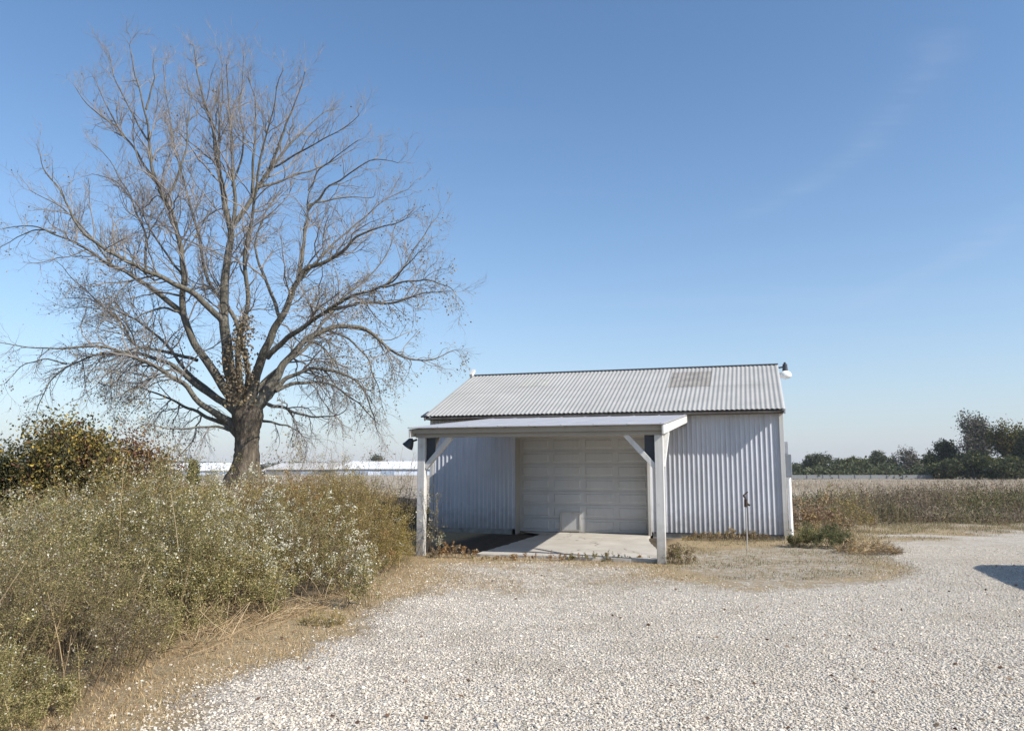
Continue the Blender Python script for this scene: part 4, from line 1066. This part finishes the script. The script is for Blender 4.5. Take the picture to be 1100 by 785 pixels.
# fallen leaves on the gravel
n = 260
x, y = scatter(n, 5.0, 14.0, 1.2); kk = (sdist(x, y, thicket_poly) < -0.1); x, y = x[kk], y[kk]
lx = (x - SHED_O[0]) * U[0] + (y - SHED_O[1]) * U[1]; ly = (x - SHED_O[0]) * Vv[0] + (y - SHED_O[1]) * Vv[1]
kk = ~((lx > -5.95) & (lx < -2.2) & (ly > -5.15)); x, y = x[kk], y[kk]
dv = rng.normal(0, 1, (len(x), 3)); dv[:, 2] *= 0.15
b = MB(); b.leaves(np.stack([x, y, terrain(x, y) + 0.02], 1), dv, rng.uniform(0.03, 0.06, len(x)), rng.uniform(0.02, 0.035, len(x)), 0, 0.1)
tag(b.build("fallen_leaves", M["dead_leaf"]), "scattered brown fallen leaves on the gravel", "leaves", kind="stuff")

# ------------------------------------------------------------------ weeds right of the shed
weed_patch("dead_bush", "russet dead dock stalks right of the shed corner", "weeds", (*(ground(873, 571)[:2]), 1.0, 0.8), 0.92, [("dead_leaf", 0.5), ("dry", 0.28), ("w_mauve", 0.22)], 22, 60, (0.060, 0.024), 0, 1.5, stalk=0.007)
weed_patch("green_bush", "low dull green grassy bush beside the white conduit", "bush", (*(ground(882, 588)[:2]), 0.62, 0.42), 0.46, [("b_green", 0.8), ("w_green", 0.2)], 130, 150, (0.045, 0.006), 0, 0.5, lean=0.45)
weed_patch("weed_clump", "straw coloured weeds drooping right of the dull green bush", "weeds", (*(ground(932, 594)[:2]), 0.62, 0.5), 0.27, [("dry", 0.7), ("w_mauve", 0.3)], 90, 34, (0.09, 0.007), 0, 1.5, lean=0.6)
weed_patch("weed_clump", "yellowish weed clump right of the russet dead stalks", "weeds", (*(ground(908, 570)[:2]), 0.7, 0.9), 0.95, [("w_olive", 0.45), ("w_mauve", 0.40), ("w_yellow", 0.15)], 32, 60, (0.05, 0.014), 0, 2.0)
weed_patch("weed_clump", "brown weed fringe at the foot of the corrugated wall", "weeds", (*(from_shed(-1.2, -0.28)[:2]), 1.15, 0.30), 0.19, [("w_mauve", 0.5), ("dry", 0.3), ("w_olive", 0.2)], 120, 45, (0.034, 0.010), 0, 1.0)
weed_patch("weed_clump", "grey brown tuft at the right porch post's foot", "weeds", (*(from_shed(-2.02, -5.12)[:2]), 0.34, 0.28), 0.30, [("w_mauve", 0.7), ("w_olive", 0.3)], 170, 60, (0.030, 0.008), 0, 1.0)

weed_patch("weed_clump", "low brown weeds along the front edge of the concrete apron", "weeds", (*(from_shed(-4.0, -5.36)[:2]), 1.7, 0.13), 0.11, [("w_olive", 0.5), ("w_brown", 0.5)], 120, 40, (0.028, 0.008), 0, 0.6)
def weed_band(name, label, n, x0, x1, y0, y1, h, mats, leaves_per, leaf, seedy):
    x = rng.uniform(x0, x1, n); y = rng.uniform(y0, y1, n)
    k = (x > 0.27 * y + 2.6) & (y > y0 - 0.8 + 3.6 * fbm(x * 0.55, x * 0 + 2.2, 3) * rng.uniform(0.75, 1.15, n)); x, y = x[k], y[k]; n = len(x)
    base = np.stack([x, y, terrain(x, y)], 1)
    big = fbm(x * 0.22 + 4, y * 0.22, 3)
    H = h * (0.2 + 1.6 * big) * (1 + 0.2 * rng.normal(size=n)).clip(0.4, 1.6)
    D = rng.normal(0, 0.16, (n, 3)); D[:, 2] = 1
    St = grow(base, D, H, 4, 0.08, -0.01)
    b = MB(); b.tubes(St, 0.006 * np.linspace(1.2, 0.6, 4)[None] * np.ones((n, 1)), 3, mi=0)
    nl = n * leaves_per; si = rng.integers(0, n, nl); f = rng.random(nl) ** 0.8 * 3; i = np.minimum(f.astype(int), 2); fr = (f - i)[:, None]
    P = St[si, i] * (1 - fr) + St[si, i + 1] * fr + rng.normal(0, 0.07, (nl, 3))
    d = rng.normal(0, 1, (nl, 3)); d[:, 2] += 0.4
    zone = fbm(P[:, 0] * 0.28 + 40, P[:, 1] * 0.28, 2) + rng.normal(0, 0.09, nl)
    edges = np.quantile(zone, np.cumsum([m[1] for m in mats])[:-1]); mi = np.searchsorted(edges, zone)
    for q in range(len(mats)):
        s = mi == q; b.leaves(P[s], d[s], leaf[0] * rng.uniform(0.6, 1.5, s.sum()), leaf[1] * rng.uniform(0.6, 1.4, s.sum()), q + 1)
    o = b.build(name, [M["stem"]] + [M[m[0]] for m in mats]); tag(o, label, "weeds", kind="stuff"); return o
M["b_mauve"] = mat_leaf("grey brown field weeds", [(0, (0.085, 0.068, 0.050)), (0.5, (0.17, 0.14, 0.108)), (1, (0.29, 0.245, 0.19))], 0.2)
M["b_green"] = mat_leaf("green field weeds", [(0, (0.05, 0.06, 0.03)), (0.5, (0.115, 0.13, 0.06)), (1, (0.20, 0.21, 0.11))], 0.2)
M["b_olive"] = mat_leaf("dull green field weeds", [(0, (0.06, 0.06, 0.035)), (0.5, (0.125, 0.12, 0.07)), (1, (0.21, 0.20, 0.12))], 0.2)
weed_band("tall_weeds", "tall mauve brown weeds along the field edge", 5200, 7.5, 27, 23.0, 33.5, 0.68, [("b_olive", 0.22), ("b_mauve", 0.50), ("w_mauve", 0.10), ("b_green", 0.18)], 22, (0.085, 0.026), 1)
# pale standing grass in the open field, thinning with distance
n = 90000
y = 25 + (130 - 25) * rng.random(n) ** 1.5; x = rng.uniform(0.16, 0.74, n) * y
kk = rng.random(n) < 0.35 + 0.9 * smooth(0.35, 0.6, fbm(x * 0.12, y * 0.06, 3)); x, y = x[kk], y[kk]
sc_ = np.interp(y, [25, 130], [1.0, 3.0])
grass("field_grass", "pale standing grass across the open field", x, y, rng.uniform(0.22, 0.50, len(x)), 0.010 * sc_, rng.uniform(0.2, 0.9, len(x)), mat_leaf("pale field grass", [(0, (0.24, 0.18, 0.12)), (0.5, (0.40, 0.33, 0.25)), (1, (0.55, 0.48, 0.38))], 0.15))
n = 26000
y = 20 + 12 * rng.random(n); x = -2 - rng.random(n) * 22
kk = x < -3.0 - 0.05 * y; x, y = x[kk], y[kk]
grass("field_grass", "brown standing grass between thicket and big tree", x, y, rng.uniform(0.25, 0.6, len(x)), 0.012, 0.6, M["dry"])

# ------------------------------------------------------------------ shrubs behind the thicket
def leafy(name, label, cat, loc, size, mats, n, leaf, lobes, trunk_r=0.03, stems=7, group=None, parts=("stems", "foliage"), spread=0.10):
    """shrub or tree crown: leaf clumps on short sprays within several lobes, over its own stems"""
    root = empty(name, loc)
    sx_, sy_, sz_ = size
    lob = []
    for k in range(lobes):
        a = rng.random() * 6.283; q = 0.62 * math.sqrt(rng.random())
        lob.append((math.cos(a) * q * sx_, math.sin(a) * q * sy_, sz_ * rng.uniform(0.35, 0.80), rng.uniform(0.28, 0.5)))
    st = []
    tips = np.array([(l[0], l[1], l[2]) for l in lob])
    b = MB()
    for l in lob[:max(stems, 1)]:
        P0 = np.array([l[0] * 0.12, l[1] * 0.12, -0.1]); P1 = np.array(l[:3])
        t = np.linspace(0, 1, 6)[:, None]; C = P0 * (1 - t) + P1 * t; C[:, :2] *= (t ** 1.2)
        C[1:-1] += rng.normal(0, 0.03 * sz_, (4, 3))
        b.tubes(C[None], (trunk_r * np.linspace(1, 0.35, 6))[None], 6)
    # sprays from each lobe's middle
    ncl = max(20, n // 14)
    li = rng.integers(0, lobes, ncl); L = np.array(lob)
    dirs = unit(rng.normal(size=(ncl, 3))); rr = rng.random(ncl) ** 0.45
    C = L[li, :3] + dirs * (rr * L[li, 3])[:, None] * np.array([sx_, sy_, sz_ * 0.62])
    C[:, 2] = np.maximum(C[:, 2], 0.06 * sz_ * rng.random(ncl))
    tw = np.stack([L[li, :3] + (C - L[li, :3]) * 0.15, L[li, :3] * 0.4 + C * 0.6 + rng.normal(0, 0.02 * sz_, (ncl, 3)), C], 1)
    b.tubes(tw, np.array([[trunk_r * 0.22, trunk_r * 0.15, trunk_r * 0.08]]) * np.ones((ncl, 1)), 3)
    b.build(parts[0], M["bark_limb"], root)
    sp_ = spread * (sx_ + sy_ + sz_) / 3
    ci = rng.integers(0, ncl, n)
    P = C[ci] + rng.normal(0, 1, (n, 3)) * sp_ * rng.uniform(0.5, 1.5, ncl)[ci][:, None]
    d = rng.normal(0, 1, (n, 3))
    lb = MB(); mi_c = rng.choice(len(mats), ncl, p=[m[1] for m in mats]); mi = mi_c[ci]
    for q in range(len(mats)):
        s = mi == q; lb.leaves(P[s], d[s], leaf * rng.uniform(0.6, 1.4, s.sum()), leaf * 0.6 * rng.uniform(0.7, 1.3, s.sum()), q, 0.1)
    lb.build(parts[1], [M[m[0]] for m in mats], root)
    tag(root, label, cat, group); return root
def gl(px, Y): 
    p = at_depth(px, 505, Y); return (p[0], Y, float(terrain(p[0], Y)))
leafy("shrub", "dark green shrub at the left frame edge", "shrub", gl(12, 17.5), (1.7, 1.3, 2.25), [("s_green", 0.85), ("s_yellow", 0.15)], 13000, 0.075, 9)
leafy("shrub", "yellow leaved shrub between the dark green and russet ones", "shrub", gl(78, 16.5), (1.15, 1.1, 2.65), [("s_yellow", 0.62), ("s_green", 0.25), ("s_red", 0.13)], 12000, 0.075, 9)
leafy("shrub", "russet shrub with bare twigs at its top", "shrub", gl(142, 17.5), (1.15, 1.0, 2.6), [("s_red", 0.74), ("s_green", 0.16), ("s_yellow", 0.10)], 10000, 0.07, 9)
leafy("evergreen_bush", "small upright green bush left of the big trunk", "bush", gl(209, 58), (0.55, 0.55, 2.5), [("t_green", 1.0)], 2600, 0.16, 8)

# ------------------------------------------------------------------ far tree line on the right
def far_tree(px, Y, top_py, wpx, mats, n, label, leaf=0.42, lobes=11, name="field_tree"):
    h = HCAM + (505 - top_py) / F * Y; wm_ = wpx * (1.35 if wpx < 36 else 1.12) / F * Y / 2
    return leafy(name, label, "tree", gl(px, Y), (wm_, wm_ * 0.9, h * 1.02), mats, int(n * 2.2), leaf, lobes, 0.012 * h + 0.05, 6, "trees along the far field edge", ("trunk", "crown"), 0.062)
DK = [("t_dark", 0.8), ("t_green", 0.2)]; GN = [("t_green", 0.75), ("t_dark", 0.25)]; GY_ = [("t_grey", 0.85), ("t_dark", 0.15)]; RU = [("t_rust", 0.55), ("t_green", 0.45)]
FT = [
 (856, 210, 498, 26, DK, 1100, "small dark tree nearest the shed corner on the far edge"),
 (877, 200, 486, 30, DK, 1900, "round topped dark tree second along from the shed corner"),
 (902, 205, 493, 26, DK, 1300, "dark tree behind the yellow green one on the far edge"),
 (920, 195, 490, 32, GN, 1700, "yellow green rounded tree in the middle of the low far row"),
 (943, 205, 485, 17, DK, 1300, "narrow dark upright tree right of the yellow green one"),
 (955, 200, 488, 16, DK, 1100, "slim dark tree touching the narrow upright one"),
 (975, 190, 480, 26, GY_, 900, "grey leafless tree with wispy top in the low row"),
 (989, 190, 492, 26, DK, 1500, "low dark tree right of the wispy grey one"),
 (1005, 175, 486, 24, DK, 1500, "dark tree at the foot of the tall grey one"),
 (1020, 165, 473, 30, DK, 2000, "dark spreading tree with open branches before the tall grey one"),
 (1052, 160, 444, 44, GY_, 3400, "tall grey thin crowned tree rising above the row"),
 (1046, 150, 484, 44, DK, 2600, "dark undergrowth tree below the tall grey crown"),
 (1070, 145, 488, 32, GN, 1800, "bright green low tree under the tall rusty topped one"),
 (1090, 150, 452, 46, RU, 4200, "tall tree with rusty green top at the right edge"),
 (1114, 145, 454, 44, DK, 2800, "tall dark tree cut by the right frame edge"),
 (1090, 140, 491, 62, DK, 3000, "black green thicket tree at the right end of the row"),
 (1022, 150, 495, 50, DK, 2200, "low black green tree filling the gap under the row"),
]
for px, Y, tp, wp, ms, n, lab in FT: far_tree(px, Y, tp, wp, ms, n, lab)
leafy("field_tree", "lone round tree above the white warehouse roof", "tree", gl(402, 420), (6.6, 6.0, 10.5), [("t_dark", 0.8), ("t_grey", 0.2)], 2200, 0.8, 8, 0.3, 5, None, ("trunk", "crown"))
# a far wood on the left horizon
n = 26000; b = MB()
x = rng.uniform(-420, 60, n); y = 640 + rng.normal(0, 25, n); hh = 4.5 + 4 * fbm(x * 0.03, x * 0 + 3, 4)
P = np.stack([x, y, rng.random(n) ** 0.7 * hh], 1); b.leaves(P, rng.normal(0, 1, (n, 3)), 2.6, 1.9)
tag(b.build("far_wood", M["t_dark"]), "distant wood on the horizon behind the warehouses", "wood", kind="stuff")
n = 15000; b = MB()
x = rng.uniform(60, 560, n); y = 560 + rng.normal(0, 25, n); hh = 3 + 3.5 * fbm(x * 0.03, x * 0 + 8, 4)
P = np.stack([x, y, rng.random(n) ** 0.7 * hh], 1); b.leaves(P, rng.normal(0, 1, (n, 3)), 2.6, 1.9)
tag(b.build("far_wood", M["t_dark"]), "distant wood on the horizon beyond the open field", "wood", kind="stuff")

n = 16000; b = MB()
pxs = rng.uniform(846, 1125, n); Yd = rng.uniform(150, 205, n); hs_ = (0.6 + 5.0 * fbm(pxs * 0.06, Yd * 0.02, 3) ** 1.6)
P = np.stack([(pxs - 550) / F * Yd * 1.0, Yd, rng.random(n) ** 0.8 * hs_], 1); b.leaves(P, rng.normal(0, 1, (n, 3)), 0.6, 0.42)
tag(b.build("far_scrub", M["t_dark"]), "dark scrub along the foot of the far tree row", "scrub", kind="stuff")

# low grey fence across the far field
fp0, fp1 = at_depth(850, 511, 150), at_depth(1002, 511, 150)
fe = empty("field_fence", (fp0[0], 150, 0)); tag(fe, "long low grey board fence before the far tree row", "fence")
L = fp1[0] - fp0[0]
b = MB()
for z in (0.22, 0.46, 0.70): b.box(0, L, 0.0, 0.04, z - 0.105, z + 0.105)
b.build("boards", mat_plain("faded fence boards", (0.23, 0.235, 0.24), 0.9), fe)
b = MB()
fpm = mat_plain("fence posts", (0.22, 0.225, 0.23), 0.9)
for xx in np.arange(0, L + 0.1, 3.0): b = MB(); b.box(xx - 0.06, xx + 0.06, -0.105, -0.002, -0.2, 0.84); b.build("post", fpm, fe)
pass

# ------------------------------------------------------------------ white warehouses far left
M["wh_wall"] = mat_plain("pale blue white cladding", (0.58, 0.64, 0.74), 0.6, 0, 0.06, 0.1)
M["wh_white"] = mat_plain("white roofing", (0.84, 0.84, 0.83), 0.6, 0, 0.05, 0.1)
M["wh_tan"] = mat_plain("greyish beige roofing", (0.52, 0.50, 0.47), 0.7, 0, 0.1, 0.1)
M["wh_grey"] = mat_plain("dark grey cladding", (0.22, 0.225, 0.24), 0.7, 0, 0.1, 0.1)  # plain dark grey wall colour
M["wh_door"] = mat_plain("blue grey loading door", (0.30, 0.37, 0.48), 0.6)
def warehouse(label, px0, px1, Y, top, eave, depth, wall, roof, doors, band=None):
    a, c = at_depth(px0, 505, Y), at_depth(px1, 505, Y)
    L = c[0] - a[0]; he = HCAM + (505 - eave) / F * Y; hr = HCAM + (505 - top) / F * Y
    r = empty("warehouse", (a[0], Y, 0)); tag(r, label, "warehouse", "white warehouses on the left horizon")
    b = MB(); b.box(0, L, 0, depth, -1, he); 
    b.build("walls", wall, r)
    b = MB(); o = 0.6
    v = [(-o, -o, he + 0.02), (L + o, -o, he + 0.02), (L + o, depth / 2, hr), (-o, depth / 2, hr), (-o, depth + o, he + 0.02), (L + o, depth + o, he + 0.02)]
    v += [(x, y, z - 0.0) for x, y, z in v[:2]] ; v[6:8] = [(-o, -o, he - 0.35), (L + o, -o, he - 0.35)]
    b.add(v, [(0, 1, 2, 3), (3, 2, 5, 4), (6, 7, 1, 0)], [])
    b.build("roof", roof, r)
    for dx in doors:
        b = MB(); b.box(L * dx, L * dx + 5.0, -0.12, -0.01, -0.5, min(he - 0.9, 4.2)); b.build("loading_door", M["wh_door"], r)
    if band:
        b = MB(); b.box(0.01, L - 0.01, -0.09, -0.012, he - 1.1, he - 0.5); b.build("wall_stripe", M["wh_door"], r)
    return r
warehouse("bright white warehouse with pale blue front nearest the shed", 362, 520, 300, 494.0, 502.2, 60, M["wh_wall"], M["wh_white"], (0.12, 0.3), True)
warehouse("grey beige roofed low warehouse right of the big trunk", 285, 361, 330, 496.0, 503.0, 50, M["wh_grey"], M["wh_tan"], (0.5,))
warehouse("white warehouse left of the big trunk", 160, 262, 310, 496.0, 504.0, 50, M["wh_wall"], M["wh_white"], (0.3, 0.6, 0.75))

# ------------------------------------------------------------------ unseen van added right of the view to cast a shadow into it
car = empty("shadow_van", (10.58, 10.75, 0), R(-16))
tag(car, "unseen dark blue panel van added right of the view to cast the shadow on the gravel", "van")
paint = mat_plain("dark blue car paint", (0.03, 0.05, 0.09), 0.25, 0.3, 0.05, 2)
glass = mat_plain("tinted car glass", (0.02, 0.025, 0.03), 0.08, 0, 0.05, 2, 0.6)
prof = [(-2.4, 2.18, 0.74), (-2.3, 2.30, 0.80), (-1.0, 2.36, 0.82), (0.9, 2.34, 0.82), (1.35, 2.22, 0.80), (1.62, 1.85, 0.80), (1.85, 1.42, 0.84), (2.0, 1.18, 0.86), (2.5, 1.02, 0.80), (2.68, 0.7, 0.70)]
b = MB()
secs = []
for yv, zt, hw in prof:
    wl = 0.9 if yv < 2.4 else 0.8
    secs.append([(-wl, yv, 0.3), (-wl, yv, 0.3 + (min(zt, 1.2) - 0.3) * 0.95), (-hw, yv, zt - 0.09), (-hw * 0.86, yv, zt), (0, yv, zt + 0.03), (hw * 0.86, yv, zt), (hw, yv, zt - 0.09), (wl, yv, 0.3 + (min(zt, 1.2) - 0.3) * 0.95), (wl, yv, 0.3)])
V = np.array(secs); m_, k_ = V.shape[:2]; idx = np.arange(m_ * k_).reshape(m_, k_)
q = [(idx[i, j], idx[i, j + 1], idx[i + 1, j + 1], idx[i + 1, j]) for i in range(m_ - 1) for j in range(k_ - 1)]
q += [(idx[i, 0], idx[i + 1, 0], idx[i + 1, -1], idx[i, -1]) for i in range(m_ - 1)]
b.add(V.reshape(-1, 3), q, [(idx[0, 0], idx[0, j + 1], idx[0, j]) for j in range(1, k_ - 1)] + [(idx[-1, 0], idx[-1, j], idx[-1, j + 1]) for j in range(1, k_ - 1)])
bo = b.build("body", paint, car, False); bevel(bo, 0.06, 3)
for sd in (-1, 1):
    b = MB(); b.box(sd * 0.40 - 0.31, sd * 0.40 + 0.31, -2.405, -2.372, 1.32, 1.92); bevel(b.build("rear_window", glass, car), 0.01)
    b = MB(); b.box(sd * 0.80 - 0.06, sd * 0.80 + 0.06, -2.43, -2.39, 0.85, 1.15); b.build("tail_light", mat_plain("red lamp lens", (0.25, 0.01, 0.01), 0.2), car)
b = MB(); b.box(-0.86, 0.86, -2.47, -2.405, 0.34, 0.52); bevel(b.build("bumper", M["rubber"], car), 0.02)
for sd in (-1, 1):
    b = MB()
    v = [(sd * 0.885, 0.55, 1.25), (sd * 0.885, 1.72, 1.25), (sd * 0.83, 1.32, 2.0), (sd * 0.83, 0.55, 2.0)]
    v = [(x + sd * 0.012, y, z) for x, y, z in v] + v
    b.add(v, [(0, 1, 2, 3), (7, 6, 5, 4), (0, 4, 5, 1), (1, 5, 6, 2), (2, 6, 7, 3), (3, 7, 4, 0)]); b.build("side_window", glass, car)
b = MB()
v = [(-0.74, 1.86, 1.46), (0.74, 1.86, 1.46), (0.68, 1.42, 2.17), (-0.68, 1.42, 2.17)]
v = [(x, y + 0.03, z + 0.02) for x, y, z in v] + [(x, y - 0.01, z - 0.01) for x, y, z in v]
b.add(v, [(0, 1, 2, 3), (7, 6, 5, 4), (0, 4, 5, 1), (1, 5, 6, 2), (2, 6, 7, 3), (3, 7, 4, 0)]); b.build("windscreen", glass, car)
for sx_ in (-1, 1):
    for yw in (-1.6, 1.75):
        b = MB(); b.cyl((sx_ * 0.70, yw, 0.33), (sx_ * 0.905, yw, 0.33), 0.33, k=24); wh = b.build("wheel", M["rubber"], car)
        b = MB(); b.cyl((sx_ * 0.90, yw, 0.33), (sx_ * 0.915, yw, 0.33), 0.2, k=20); b.build("rim", M["grey_box"], wh)
    b = MB(); b.box(sx_ * 0.58 - 0.14, sx_ * 0.58 + 0.14, 2.60, 2.71, 0.68, 0.84); b.build("headlight", M["lampglass"], car)

# ------------------------------------------------------------------ the day's thin haze
n = NT("thin haze"); pv = n.n("ShaderNodeVolumePrincipled")
pv.inputs["Color"].default_value = (0.80, 0.86, 0.95, 1); pv.inputs["Density"].default_value = 0.00018; pv.inputs["Anisotropy"].default_value = 0.0
n.l(pv.outputs[0], n.out.inputs["Volume"])
b = MB(); b.box(-900, 900, -60, 1000, -1.5, 30.0)
hz = b.build("haze", n.m); tag(hz, kind="stuff"); hz["label"] = "thin pale haze over the far field"; hz["category"] = "haze"
